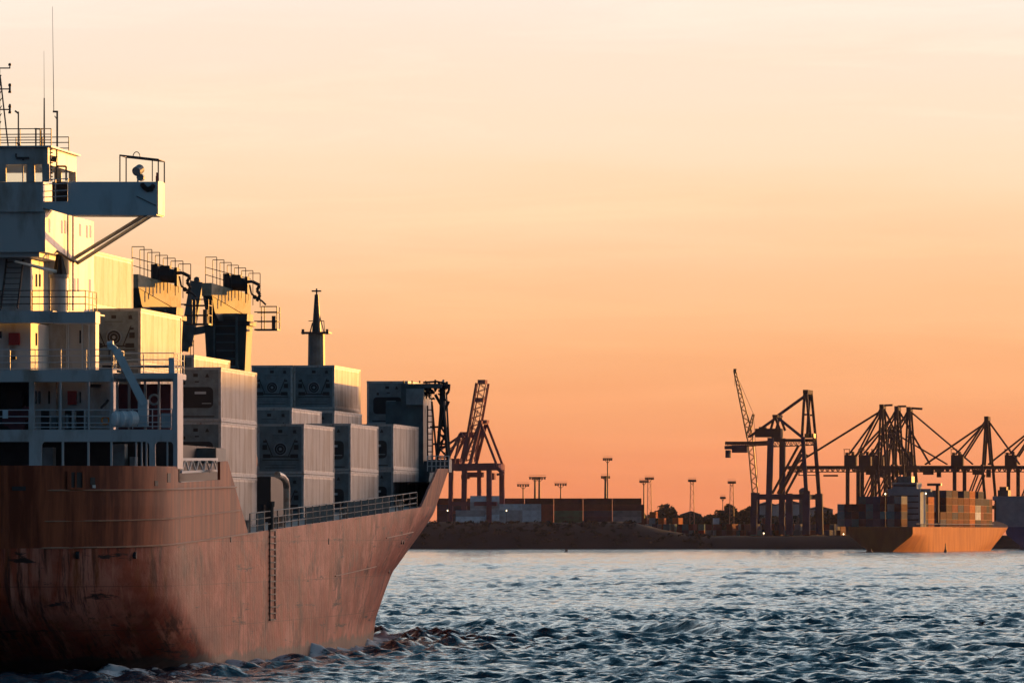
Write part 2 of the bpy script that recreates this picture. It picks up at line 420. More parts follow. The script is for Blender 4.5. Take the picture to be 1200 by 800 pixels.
# decks
dk = MB()
st_ = [0.3, .6, 1.2, 2.5, 5, 8] + [10 + 5 * i for i in range(28)] + [151, 153]
for i, a in enumerate(st_):
    z = deck_z(a) - .03; b = max(0, hull_b(a, deck_z(a)) - .06)
    dk.v += [L(a, b, z), L(a, -b, z)]
    if i: dk.f.append((2 * i - 2, 2 * i - 1, 2 * i + 1, 2 * i))
dk.build('main_deck', M['teal'], ship)
pd = MB(); st2 = [0.4, .8, 1.5, 3, 5, 8, 12, 16, 20, 24, 27]
for i, a in enumerate(st2):
    b = hull_b(a, 7.9) - .14; pd.v += [L(a, b, 7.9), L(a, -b, 7.9)]
    if i: pd.f.append((2 * i - 2, 2 * i - 1, 2 * i + 1, 2 * i))
pd.build('poop_deck', M['grey'], ship)
fd = MB(); st3 = [a503 + 1, 120, 130, 138, 145, 150, 154, 156]
for i, a in enumerate(st3):
    b = max(0.02, hull_b(a, 9.0) - .14); fd.v += [L(a, b, 9.0), L(a, -b, 9.0)]
    if i: fd.f.append((2 * i - 2, 2 * i - 1, 2 * i + 1, 2 * i))
fd.build('forecastle_deck', M['grey'], ship)

# openings and fittings on the transom plating
def rect(m, x0, y0, x1, y1, a, dep=.15):
    b0, z1 = on_aft(x0, y0, a); b1, z0 = on_aft(x1, y1, a)
    if x0 <= -400: b0 = -HB + .05
    m.box(a, a + dep, -b1, -b0, z0, z1); return m
def srect(m, x0, y0, x1, y1, b, proud=.03, inn=.05):
    a0, z1 = on_side(x0, y0, b); a1, z0 = on_side(x1, y1, b)
    m.box(a0, a1, -(b + proud), -(b - inn), z0, z1); return m
def a_hull_aft(x, z):
    """a on the stern plating under photo column x"""
    best = 1e9; r = 0
    for i in range(300):
        a = .01 + i * .05; px = proj(a, hull_b(a, z), z)[0]
        if abs(px - x) < best: best = abs(px - x); r = a
    return r
def on_hull(x, y):
    z = 7.5
    for _ in range(6):
        a = a_hull_aft(x, z); b = hull_b(a, z); Y = (SHIP_LOC + U * a + S * b).y; z = HC + (HZ - y) * Y / FPX
    return a, b, z
def hull_patch(m, x0, y0, x1, y1, proud=.02):
    a0, b0, z1 = on_hull(x0, y0); a1, b1, z0 = on_hull(x1, y1)
    tx = Vector((a1 - a0, -(b1 - b0), 0)).normalized(); nrm = Vector((tx.y, -tx.x, 0))
    if nrm.x > 0: nrm = -nrm
    P = [L(a0, b0, z0), L(a1, b1, z0), L(a1, b1, z1), L(a0, b0, z1)]
    vs = [p + nrm * proud for p in P] + [p - nrm * .2 for p in P]
    m.add(vs, [(0, 1, 2, 3), (4, 7, 6, 5), (0, 4, 5, 1), (1, 5, 6, 2), (2, 6, 7, 3), (3, 7, 4, 0)])
m = MB(); hull_patch(m, 81, 553, 96, 572); m.build('mooring_port', M['black'], ship)
m = MB(); hull_patch(m, 79, 552, 82, 573, .08); hull_patch(m, 95, 552, 98, 573, .08); hull_patch(m, 82, 571, 95, 573.5, .08); hull_patch(m, 88, 553, 89.5, 571, .05)
m.build('fairlead_frame', M['bulwark'], ship)
m = MB(); hull_patch(m, 12, 569.5, 29, 574.5); m.build('scupper', M['black'], ship)
m = MB(); hull_patch(m, 106, 559, 112, 568); m.build('fairlead', M['black'], ship)
m = MB(); hull_patch(m, 107, 568, 111, 571.5, .06); m.build('fairlead_lip', M['lightgrey'], ship)
m = MB(); hull_patch(m, 181, 563, 185, 569); m.build('scupper', M['black'], ship)
m = MB(); hull_patch(m, 196, 554, 199.5, 565); m.build('fairlead', M['black'], ship)

# ------------------------------------------------------------------ superstructure
FA = a_of_Y(312.4, on_aft(208, 547, 9.3)[0] + SC) if False else 9.3
sup = MB()
def slab(x1, y0, y1, a0, a1, x0=-480):
    b1, z1 = on_aft(x1, y0, a0); _, z0 = on_aft(x1, y1, a0)
    b0 = -HB + .05 if x0 <= -400 else on_aft(x0, y0, a0)[0]
    sup.box(a0, a1, -b1, -b0, z0, z1); return b1, z0, z1
W2 = on_aft(208, 503, FA)[0]
# level 1 screen
z548 = 8.9
def scr(x0, y0, x1, y1, dep=.12, mm=None): rect(mm or sup, x0, y0, x1, y1, FA, dep)
slab(208, 503, 517, FA, FA + 1.6); slab(180, 503, 505, FA + 1.6, FA + 4.5)
scr(34, 517, 49, 549); scr(203, 517, 208, 549, 1.6); scr(175, 517, 182, 549)
scr(-480, 517, -470, 549); scr(-200, 517, -190, 549)
# rounded corners of the openings
def corner(xc, yc, dx, dy):
    b0, z0 = on_aft(xc, yc, FA); b1, z1 = on_aft(xc + dx, yc + dy, FA)
    db, dz = b1 - b0, z1 - z0; pts = [(-b0, z0)]
    for i in range(5):
        t = math.pi / 2 * i / 4; pts.append((-(b0 + db * (1 - math.sin(t))), z0 + dz * (1 - math.cos(t))))
    sup.prism(pts, 'x', FA + .003, FA + .117)
for xl, xr in ((49, 175), (182, 203)):
    corner(xl, 517, 5, 5); corner(xr, 517, -5, 5); corner(xl, 548.5, 4, -4); corner(xr, 548.5, -4, -4)
superstructure = None
mul = MB()
muls = []
for x, w_ in ((73.5, 1.2), (103.5, 1.2), (130.5, 1.2), (159.5, .8), (166, .8), (171.5, .8), (196, .8)):
    mul = MB(); scr(x - w_, 517, x + w_, 549, .1, mul); muls.append(mul)
# interior bulkheads deep inside
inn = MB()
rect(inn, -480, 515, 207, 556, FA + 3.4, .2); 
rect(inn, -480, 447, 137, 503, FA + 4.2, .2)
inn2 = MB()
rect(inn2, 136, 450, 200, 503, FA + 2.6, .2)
# level 2: white house side wall with windows, posts
wall2 = MB(); rect(wall2, 41, 447, 131, 503, FA + 2.2, 1.9)
# posts
scr(34, 447, 40, 503, .25); scr(129.5, 443, 132.5, 503, .15); scr(202.5, 437, 208, 503, 1.6)
for x in (71, 104): scr(x - .9, 447, x + .9, 503, .08)
slab(132, 433, 447, FA, FA + 1.1); slab(112, 433, 435, FA + 1.1, FA + 9)
# small platform over the starboard side
slab(206, 437, 443.5, FA + .4, FA + 3.4, 132.5)
for x in (137, 151, 170, 186): rect(sup, x - 1.3, 443.5, x + 1.3, 503, FA + 1.6, .12)
rect(sup, 136, 443.5, 203, 447, FA + 1.6, .12)
# level 3
lvl3 = MB()
B657 = 6.57
def core(m, x1, y0, y1, a0, a1, b1=None, b0=-HB + 2):
    bb, z1 = on_aft(x1, y0, a0); _, z0 = on_aft(x1, y1, a0)
    bb = bb if b1 is None else b1
    m.box(a0, a1, -bb, -b0, z0, z1)
Yk = lambda a, b: FPX / (SHIP_LOC + U * a + S * b).y
a36 = on_side(36, 400, B657)[0]; a57 = on_side(57.5, 400, B657)[0]
core(sup, 36, 378, 433, a36, a57 + 6, B657)
rb = on_aft(112, 400, a57)[0]
core(sup, 112, 378, 433, a57, a57 + .9, rb, B657 - .5)
slab(62, 364, 378, FA + .35, FA + 1.3); slab(112, 365, 378.5, FA + .1, FA + 1.3, 62); slab(100, 365, 366.5, FA + 1.3, FA + 6.5)
# level 4
core(sup, 36, 298, 364, a36, a57 + 6, B657)
B75 = 7.5
a80 = on_side(79, 300, B75)[0]; a110 = on_side(110, 300, B75)[0]
z364 = HC + (HZ - 364) / 27; z298 = HC + (HZ - 298) / 26.9; z248 = HC + (HZ - 248) / 26.9
sup.box(a57 - .2, a110, -B75, -(B657 - .4), z364 - .1, z298)
slab(46, 292, 301, FA + .3, a57 + 5.5)
# level 5, below the bridge
sup.box(a_b := on_side(53, 270, B75)[0], a110, -B75, HB - 3, z298, z248)
# wheelhouse band and roof
wh0 = FA - .1
slab(50, 213, 248, wh0, wh0 + 7.5)

slab(56, 172, 192.5, wh0 - .05, wh0 + 7.4)
slab(60, 170.6, 172.4, wh0 - .2, wh0 + 7.6)
for x in (2, 35.5, 53):
    b0, z0 = on_aft(x + 1, 213, wh0); b1, z1 = on_aft(x - 1, 192, wh0)
    for aa in (wh0 + .05, wh0 + 7.0):
        sup.beam(L(aa, b0 + (.0), z0), L(aa, b1 + .06, z1), .16, .32)
for bb in (2.2, -1.0, -4.5, -8):
    for aa in (wh0 + .1, wh0 + 7.0):
        sup.beam(L(aa, bb, z0), L(aa, bb, z1), .1, .2)
superstructure = sup.build('superstructure', M['white'], ship)
for mul in muls: mul.build('mullion', M['lightgrey'], superstructure)
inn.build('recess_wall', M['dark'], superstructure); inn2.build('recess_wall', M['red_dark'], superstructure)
wall2.build('deck_house', M['white'], superstructure)
gl = MB()
zb0 = on_aft(0, 213, wh0)[1]; zt0 = on_aft(0, 192, wh0)[1]
for aa in (wh0 + .12, wh0 + 7.05):
    gl.box(aa, aa + .02, -on_aft(53, 200, wh0)[0] + .1, HB - 3, zb0, zt0 + .02)
gl.build('wheelhouse_window', M['clear'], superstructure)
m = MB(); rect(m, 19, 184, 34, 186.5, wh0 - .12, .06); rect(m, 26, 186, 28, 188, wh0 - .14, .08); rect(m, 18, 180, 19.5, 184.5, wh0 - .12, .06)
m.build('window_wiper', M['rail_dark'], superstructure)
m = MB(); rect(m, 26, 193, 27.5, 213, wh0 + .06, .05); m.build('window_mullion', M['rail'], superstructure)

# windows in the lit side walls
for x0, x1, y0, y1, b in ((57, 59, 256, 273, B75), (71.5, 73.5, 258, 274, B75), (75.5, 77.5, 258, 274, B75), (93, 95, 262, 277, B75), (101, 103, 264, 279, B75), (105, 107, 264, 279, B75),
                          (86.5, 88.5, 326, 342, B75), (90.5, 92.5, 326, 342, B75), (104, 106.5, 327, 343, B75),
                          (41.5, 43.5, 321, 336, B657), (45.5, 47.5, 321, 336, B657), (41.5, 43.5, 390, 405, B657)):
    m = MB(); srect(m, x0, y0, x1, y1, b, .012); m.build('window', M['glass'], superstructure)
for x0, x1 in ((41, 43), (45, 47.5), (56.5, 58.5)):
    m = MB(); rect(m, x0, 458, x1, 473, FA + 2.17, .1); m.build('window', M['glass'], superstructure)
m = MB(); rect(m, 93, 459, 95, 472, FA + 2.17, .1); m.build('window', M['glass'], superstructure)
for x0, x1 in ((48, 57.5), (76, 84), (88, 98)):
    m = MB(); rect(m, x0, 481, x1, 503, FA + 2.17, .1); m.build('doorway', M['dark'], superstructure)
m = MB(); rect(m, 93, 387, 95, 402, a57 - .03, .1); m.build('window', M['glass'], superstructure)
m = MB(); rect(m, -2, 388, 2, 396, a36 - .03, .1); m.build('window', M['glass'], superstructure)
m = MB(); rect(m, 33, 255.5, 39, 258, FA + .2, .1); m.build('vent_grille', M['dark'], superstructure)
m = MB(); rect(m, 5, 291, 20, 295, FA + .22, .1); m.build('vent_grille', M['dark'], superstructure)
m = MB(); rect(m, 106, 450, 118, 453.5, FA + 2.1, .1); m.build('vent_grille', M['dark'], superstructure)
# red lockers and extinguishers
m = MB(); rect(m, 10, 390, 22.5, 404, a36 - .25, .24); m.build('fire_locker', M['red'], ship)
m = MB(); rect(m, 79, 458, 89, 474, FA + 1.9, .28); m.build('fire_locker', M['red'], ship)
m = MB(); rect(m, 13, 417, 18.5, 421, FA + .9, .3); m.build('deck_light', M['black'], ship)
# machinery in the dark aft recess
m = MB()
for i in range(26):
    x = rnd.uniform(8, 32); y = rnd.uniform(482, 499); b, z = on_aft(x, y, FA + 2.2); r = rnd.uniform(.08, .28)
    m.tube(L(FA + 2.0, b, z), L(FA + 2.2 + r, b, z + rnd.uniform(-.1, .1)), r, 8)
m.build('winch', M['red_dark'], ship)
m = MB()
rect(m, 8, 458, 26, 478, FA + 2.6, .8); m.build('engine_casing', M['black'], ship)
m = MB(); rect(m, 3, 480, 9, 490, FA + .02, .1); m.build('notice_board', M['blue_white'], ship)
# stowed gear behind level-2 rails
for x0, x1, y0, y1, mt in ((77, 80, 485, 502, 'grey'), (84, 87, 482, 502, 'lightgrey'), (98, 102, 488, 502, 'grey'), (60, 66, 487, 502, 'teal'), (189, 201, 484, 501, 'blue_white')):
    m = MB(); rect(m, x0, y0, x1, y1, FA + 1.2, .5); m.build('deck_locker', M[mt], ship)
for x0, x1, y0, y1 in ((131, 146, 520, 545), (152, 158, 535, 548), (50, 62, 524, 548)):
    m = MB(); rect(m, x0, y0, x1, y1, FA + 1.7, .8); m.build('bollard_housing', M['grey'], ship)
# exterior vertical pipes
for x, y0, y1, aa, mt in ((66.8, 447, 503, FA + 1.9, 'pipe'), (70.3, 447, 503, FA + 1.8, 'rail')):
    m = MB(); b, z0 = on_aft(x, y0, aa); z1 = on_aft(x, y1, aa)[1]; m.tube(L(aa, b, z1), L(aa, b, z0), .05, 8); m.build('vent_pipe', M[mt], superstructure)
for x, y0, y1 in ((80, 250, 364), (86, 250, 364)):
    m = MB(); a_, z1 = on_side(x, y0, B75 + .12); z0 = on_side(x, y1, B75 + .12)[1]; m.tube(L(a_, B75 + .1, z0), L(a_, B75 + .1, z1), .045, 8); m.build('downpipe', M['rail'], superstructure)
m = MB()
for x in (78, 80, 96, 104): 
    b, z0 = on_aft(x, 433, a57 - .1); z1 = on_aft(x, 380, a57 - .1)[1]; m.tube(L(a57 - .1, b, z0), L(a57 - .1, b, z1), .035, 6)
m.build('stanchions', M['rail'], superstructure); m = MB()
# round post (crane pedestal) beside the house with dark bundle on it
m = MB(); ap = on_side(69, 350, 7.9)[0] - 3.2; ap = FA + 3.0
bp_, zt = on_aft(69.5, 326, ap); zb = on_aft(69.5, 365, ap)[1]
m.tube(L(ap, bp_, zb - .3), L(ap, bp_, zt), .40, 20); m.build('pedestal', M['white'], superstructure)
m = MB(); m.tube(L(ap, bp_, zt), L(ap, bp_, zt + .16), .47, 20); m.build('pedestal_cap', M['grey'], superstructure)
m = MB()
for i in range(22):
    an = rnd.uniform(0, 6.28); rr = rnd.uniform(.1, .3); hh = rnd.uniform(.5, 1.15)
    m.tube(L(ap + rr * math.cos(an), bp_ + rr * math.sin(an), zt + .1), L(ap + .6 * rr * math.cos(an), bp_ + .6 * rr * math.sin(an), zt + hh), rnd.uniform(.06, .14), 6, .03)
m.build('winch_drum', M['black'], superstructure)
m = MB()
p0 = L(ap, bp_, zt + .25); b_, z_ = on_aft(17, 306, FA + .6); m.tube(p0, L(FA + .6, b_, z_), .09, 8, .05); m.build('provision_boom', M['blue_white'], superstructure)
b_, z_ = on_aft(53, 287, ap); m = MB(); b2_, z2_ = on_aft(82, 306, FA + 1.0)
m.path([L(ap, *on_aft(50, 289, ap)), L(ap, *on_aft(58, 289, ap)), L(ap, *on_aft(66, 294, ap)), L(FA + 2, b2_, z2_)], .05, 6)
m.build('hose', M['rail_dark'], superstructure)

# bridge wing, end screen and braces
wg = MB()
b183, zt_ = on_aft(183.5, 212.5, FA); zb_ = on_aft(183.5, 251, FA)[1]; b46 = on_aft(46, 250, FA)[0]
b80 = on_aft(80, 212, FA)[0]
zlow = on_aft(80, 236, FA)[1]
wg.prism([(-b46, zb_ + .35), (-b46, zlow), (-b80, zlow), (-b80, zt_), (-b183, zt_ - .02), (-b183, zb_ - .05), (-b80, zb_ - .02)], 'x', FA, FA + 1.95)
wing = wg.build('bridge_wing', M['blue_white'], ship)
m = MB(); m.box(FA + .05, FA + 1.9, -(b183 + .06), -(b183 + .002), zb_, zt_ + .03); m.build('wing_end_plate', M['white'], wing)
m = MB()
e1 = L(*([on_side(83, 305, B75)[0], B75, on_side(83, 305, B75)[1]])); e2 = L(*([on_side(91, 308, B75)[0], B75, on_side(91, 308, B75)[1]]))
w1 = L(FA + .3, *on_aft(170, 252, FA + .3)); w2 = L(FA + 1.6, *on_aft(178, 252, FA + 1.6))
m.tube(w1, e1, .085, 10); m.build('wing_brace', M['grey'], wing)
m = MB(); m.tube(w2, e2, .085, 10); m.build('wing_brace', M['grey'], wing)
# frame of the canopy at the wing end
m = MB()
P4 = [L(FA + .1, *on_aft(140.5, 182, FA + .1)), L(FA + .1, *on_aft(185.5, 187, FA + .1))]
P5 = [p + Vector((1.7, 0, 0)) for p in P4]
m.path([P4[0], P4[1], P5[1], P5[0], P4[0]], .035, 6)
for p in P4 + P5: m.tube(p, (p.x, p.y, zt_), .03, 6)
bm, zm = on_aft(178.5, 190, FA + .1); m.tube(L(FA + .1, bm, zm + .1), L(FA + .1, bm, zt_), .025, 6)
m.path([L(FA + 1, *on_aft(160 + 4.2 * math.cos(t), 184 - 6 * math.sin(t), FA + 1)) for t in [math.pi * i / 6 for i in range(7)]], .02, 5)
m.build('canopy_frame', M['rail_dark'], wing)
m = MB(); bq, zq = on_aft(161.5, 199.5, FA + .5)
m.tube(L(FA + .25, bq - .03, zq - .08), L(FA + .55, bq + .1, zq + .06), .21, 14); m.tube(L(FA + .5, bq, zq), L(FA + .5, bq, zt_), .04, 6); m.build('searchlight', M['grey'], wing)
m = MB(); bq, zq = on_aft(165, 208, FA + .5); m.tube(L(FA + .3, bq, zq), L(FA + .7, bq, zq), .16, 10); m.build('compass_repeater', M['grey'], wing)
m = MB(); bq, zq = on_aft(184, 211, FA + .5); m.tube(L(FA + .5, bq, zt_), L(FA + .5, bq, zt_ + .25), .06, 8); m.tube(L(FA + .5, bq, zt_ + .25), L(FA + .5, bq, zt_ + .4), .04, 8); m.build('navigation_light', M['red'], wing)
m = MB()
for i in range(12):
    bq, zq = on_aft(167 + i * 1.1, 217 + 5 * math.sin(i * .27) * (1 if i < 9 else 1.5), FA - .06); m.tube(L(FA - .1, bq, zq), L(FA + .0, bq, zq), .11, 7)
m.build('wing_lamp', M['rail_dark'], wing)
m = MB(); m.tube(L(FA - .02, *on_aft(160, 230, FA)), L(FA - .02, *on_aft(183, 241, FA)), .02, 5); m.build('drain_line', M['rail_dark'], wing)
# wheelhouse side: ladder, lit stair post and rail
m = MB(); rect(m, 60.5, 173, 67, 196, FA + 2, .2); m.build('stair_screen', M['crane_white'], superstructure)
m = MB()
for x in (57.5, 59): m.tube(L(FA + .5, *on_aft(x, 172, FA + .5)), L(FA + .5, *on_aft(x, 213, FA + .5)), .035, 5)
for i in range(10): m.tube(L(FA + .5, *on_aft(57, 175 + i * 4, FA + .5)), L(FA + .5, *on_aft(62, 175 + i * 4, FA + .5)), .03, 5)
m.path([L(FA + .8, *on_aft(66, 212, FA + .8)), L(FA + .8, *on_aft(66, 195, FA + .8)), L(FA + .8, *on_aft(77.5, 195, FA + .8)), L(FA + .8, *on_aft(77.5, 212, FA + .8))], .045, 6)
m.tube(L(FA + .8, *on_aft(61, 186, FA + .8)), L(FA + .8, *on_aft(67, 187, FA + .8)), .14, 8)
m.build('ladder', M['rail_dark'], superstructure)
m = MB(); rect(m, 61, 213, 79, 236, FA + .5, .05); m.build('stair_opening', M['dark'], superstructure)

def rails(name, pts, heights, r=.022, step=1.3, mt='rail', parent=None):
    m = MB()
    for h_ in heights: m.path([(p.x, p.y, p.z + h_) for p in pts], r, 5)
    for p, q_ in zip(pts[:-1], pts[1:]):
        n = max(1, round((q_ - p).length / step))
        for i in range(n + 1):
            c = p.lerp(q_, i / n); m.tube(c, (c.x, c.y, c.z + heights[-1]), r * 1.1, 5)
    return m.build(name, M[mt], parent or superstructure)
def rl(xy, a, y2=None): return L(a, *on_aft(xy[0], xy[1], a))
rails('railing', [L(FA + .05, -HB + .3, on_aft(0, 503, FA)[1]), rl((34, 503), FA + .05)], (.28, .56, .84))
rails('railing', [rl((40, 503), FA + .05), rl((129, 503), FA + .05)], (.1, .28, .56, .84), step=1.2)
rails('railing', [rl((132, 502.5), FA + .05), rl((202, 502), FA + .05), ], (.1, .28, .56, .84), step=.9)
rails('railing', [L(FA + .05, -HB + .3, on_aft(0, 433, FA)[1]), rl((131, 433), FA + .05), L(FA + 3.2, on_aft(131, 433, FA)[0], on_aft(131, 433, FA)[1])], (.05, .32, .6, .87), step=1.1)
bb_, zz_ = on_aft(204, 437, FA + .5)
rails('railing', [rl((133, 437), FA + .5), L(FA + .5, bb_, zz_), L(FA + 3.3, bb_, zz_)], (.3, .58, .86), step=1.1)
rails('railing', [rl((38, 364), FA + .5), rl((100, 364), FA + .5), L(FA + 3, on_aft(100, 364, FA)[0], on_aft(100, 364, FA)[1])], (.3, .6, .87), mt='rail_dark', step=.75)
rails('railing', [L(FA + .4, -HB + .3, on_aft(0, 364, FA)[1]), rl((36, 364), FA + .5)], (.3, .6, .87), mt='rail_dark')
rails('railing', [L(FA + .35, -HB + .3, on_aft(0, 292, FA)[1]), rl((47, 292), FA + .35)], (.25, .5), step=.9)
rails('railing', [rl((50, 238), FA - .15), rl((80, 236.5), FA - .15)], (.25, .5, .8, 1.0), step=.45)
rails('railing', [L(wh0, -HB + 3, on_aft(0, 171, wh0)[1]), rl((47, 171), wh0), rl((60, 171), wh0 + .6)], (.25, .5, .74), mt='rail_dark', step=.9)
rails('railing', [L(wh0 + 6.8, -HB + 3, on_aft(0, 171, wh0)[1]), L(wh0 + 6.8, on_aft(50, 171, wh0)[0], on_aft(0, 171, wh0)[1])], (.25, .5, .74), mt='rail_dark', step=1.2)
# inclined ladder at the left
m = MB()
for x0, x1 in ((1, 8), (20.5, 27.5)): m.beam(rl((x0, 361), FA + .9), rl((x1, 304), FA + 1.6), .06, .12)
for i in range(9):
    t = (i + .5) / 9; x0 = 1 + 7 * t; y = 361 - 57 * t; m.beam(rl((x0, y), FA + .9 + .7 * t), rl((x0 + 19.5, y), FA + .9 + .7 * t), .18, .03)
m.build('inclined_ladder', M['rail_dark'], superstructure)
# mast with spreaders, aerials and lamps
mast = MB(); az = FA + 3
def T(x0, y0, x1, y1, r, r2=None, a=az, n=6): mast.tube(rl((x0, y0), a), rl((x1, y1), a), r, n, r2)
T(-2, 171, -1, 80, .09, .05); T(9.5, 171, 0, 88, .035); T(-14, 171, -3, 88, .035)
for y in (80, 104.5, 128.5):
    T(-14, y, 12, y, .03)
    T(11.5, y - 6, 11.5, y + .5, .03)
T(11.5, 98, 11.5, 109, .05); T(11.5, 122, 11.5, 133, .05)
for i in range(9): T(-2 + (.15 + i * .1) * 11 * (1 - i / 12), 160 - i * 9, -1, 165 - i * 9, .02)
for x, y in ((11.5, 76), (11.5, 100), (11.5, 108), (11.5, 125), (11.5, 132)): mast.tube(rl((x, y - 1.2), az), rl((x, y + 1.2), az), .07, 8)
mst = mast.build('signal_mast', M['rail_dark'], superstructure)
m = MB(); mast = m; T(21.5, 171, 21.5, 131, .035); T(21.5, 133, 17.5, 130, .04); T(21, 170, 23, 168.5, .12, .12); m.build('lamp_post', M['rail_dark'], superstructure)
m = MB(); mast = m; T(51.8, 171, 51.8, 115, .045, .03); T(51.8, 115, 51.5, 60, .012, .006); m.build('antenna', M['rail_dark'], superstructure)
m = MB(); mast = m; T(67, 172, 67, 131, .045); T(65, 132, 65, 130, .13, .13); T(66, 139, 64, 136, .02); T(63, 130, 61.5, 8, .018, .008); m.build('antenna', M['rail_dark'], superstructure)
m = MB(); mast = m; T(42, 171, 42, 151, .04); T(48, 171, 48, 153, .04); T(40.5, 151, 50, 151.5, .035); m.build('magnetic_compass', M['rail_dark'], superstructure)

# davit crane, life rafts and lifebuoy on level 2
dv = MB()
dv.beam(rl((168, 500), FA + .6), rl((168, 468), FA + .6), .42, .42); dv.build('davit_post', M['blue_white'], ship)
dv = MB(); dv.beam(rl((169, 474), FA + .5), rl((136, 410), FA + .2), .32, .34); dv.beam(rl((136, 410), FA + .2), rl((128, 404), FA + .2), .2, .26)
dv.tube(rl((126, 404), FA + .2), rl((133, 403), FA + .2), .15, 10); dv.build('davit_arm', M['blue_white'], ship)
dv = MB(); dv.tube(rl((128, 407), FA + .2), rl((128, 418), FA + .2), .03, 5); dv.beam(rl((137, 424), FA + .3), rl((164, 468), FA + .4), .06, .06); dv.build('davit_hook', M['rail_dark'], ship)
for i, x in enumerate((132.5, 141.5, 151)):
    m = MB(); c0 = rl((x, 490.5), FA + .05); c1 = rl((x + 7.2, 490.5), FA + .25)
    for j in range(1): m.tube(c0, c1, .34, 18)
    m.tube(c0.lerp(c1, .3), c0.lerp(c1, .38), .36, 18); m.tube(c0.lerp(c1, .64), c0.lerp(c1, .72), .36, 18)
    dirc = (c1 - c0).normalized(); m.tube(c1, c1 + dirc * .1, .34, 18, .2); m.tube(c0, c0 - dirc * .08, .34, 18, .2)
    m.build('life_raft_canister', M['raft'], ship, smooth=False)
def ring(mm, c, r, tr, nrm='x', n=20):
    pts = []
    for i in range(n + 1):
        t = 2 * math.pi * i / n
        pts.append(Vector((c.x, c.y + r * math.cos(t), c.z + r * math.sin(t))))
    mm.path(pts, tr, 6)
m = MB(); ring(m, rl((180.5, 468), FA + 1.5), .21, .05); m.build('lifebuoy', M['lightgrey'], ship)
m = MB(); ring(m, rl((123.5, 492.5), FA + .1), .16, .045); m.build('lifebuoy', M['orange'], ship)
m = MB(); rect(m, 197.5, 419, 204, 437, FA + .45, .3); m.build('lantern_box', M['blue_white'], ship)
m = MB(); m.tube(rl((120, 429), FA + 3), rl((214, 429.5), FA + 3), .06, 6); m.build('stowed_boom', M['black'], ship)
m = MB(); m.path([rl((118, 478), FA + .7), rl((124, 472), FA + .7), rl((127, 468), FA + .7)], .06, 6); m.build('valve_handle', M['rail_dark'], ship)

# gangway in the bulwark gap
gw = MB(); bg = HB - .7
def sd(x, y, b=bg): a_, z_ = on_side(x, y, b); return L(a_, b, z_)
gw.beam(sd(212, 538), sd(254, 538), .12, .12); gw.beam(sd(212, 553), sd(254, 551), .10, .10)
n = 5
for i in range(n):
    x = 213 + i * 8.2; gw.beam(sd(x, 553), sd(x + 4.1, 538), .06, .07); gw.beam(sd(x + 4.1, 538), sd(x + 8.2, 552), .06, .07)
gw.build('gangway', M['lightgrey'], ship)
m = MB(); m.beam(sd(210, 566, HB - .1), sd(240, 564.5, HB - .1), .16, .12); m.build('gangway_sill', M['lightgrey'], ship)
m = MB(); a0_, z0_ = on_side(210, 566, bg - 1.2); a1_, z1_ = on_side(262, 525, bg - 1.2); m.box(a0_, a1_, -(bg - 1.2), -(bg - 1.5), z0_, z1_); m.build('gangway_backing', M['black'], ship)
m = MB(); a0_, z1_ = on_side(257, 525, bg - .3); a1_, z0_ = on_side(265, 543, bg - .3); m.box(a0_ - 1, a1_, -(bg - .3), -(bg - 1.4), z0_, z1_); m.build('gangway_winch', M['teal'], ship)
# deck-edge railing along the main deck
def edge_pts(x0, x1, n):
    out = []
    for i in range(n + 1):
        x = x0 + (x1 - x0) * i / n
        best = min((abs(proj(a, hull_b(a, deck_z(a)) - .15, deck_z(a))[0] - x), a) for a in np.arange(20, 130, .1))[1]
        out.append(L(best, hull_b(best, deck_z(best)) - .15, deck_z(best)))
    return out
ep = edge_pts(293, 488, 24)
m = MB()
for h_ in (.3, .6, .9): m.path([p + Vector((0, 0, h_)) for p in ep], .025, 5)
for i, p in enumerate(ep):
    m.tube(p, p + Vector((0, 0, .9)), .04, 5)
m.build('railing', M['rail_teal'], ship)
# gratings hung in parts of the railing
for i0, i1 in ((1, 2), (8, 12), (14, 20)):
    m = MB()
    for i in range(i0, i1):
        for j in range(8):
            c = ep[i].lerp(ep[i + 1], (j + .5) / 8); m.tube(c + Vector((0, 0, .05)), c + Vector((0, 0, .85)), .03, 4)
    m.build('railing_bars', M['teal'], ship)
for x in (304, 318, 335, 343, 380, 414, 449, 478):
    p = min(ep, key=lambda q_: abs(proj(q_.x, -q_.y, q_.z)[0] - x)); m = MB()
    p = p + Vector((0, .5, 0)); m.tube(p, p + Vector((0, 0, .45)), .14, 10); m.tube(p + Vector((0, 0, .45)), p + Vector((0, 0, .55)), .2, 10); m.build('bollard', M['pipe'], ship)
m = MB(); p = ep[3]; m.tube(p, p + Vector((0, 0, 1.35)), .14, 8); m.tube(p + Vector((0, .4, 0)), p + Vector((0, .4, 1.2)), .12, 8); m.tube(p + Vector((0, 0, 1.1)), p + Vector((0, 0, 1.35)), .2, 8)
m.build('pilot_station_post', M['black'], ship)
# ventilator with a bent head
m = MB(); va = HB - 2.0
m.path([sd(336, 610, va), sd(336, 570, va), sd(334.5, 563, va), sd(331, 558.5, va), sd(325, 556, va)], .17, 12); m.build('ventilator_pipe', M['pipe'], ship, smooth=False)
m = MB(); ac, zc = on_side(322, 560, HB - 3); m.box(ac, ac + 5, -(HB - 3.2), -(HB - 7.5), 6.2, 8.9); m.build('hatch_housing', M['black'], ship)
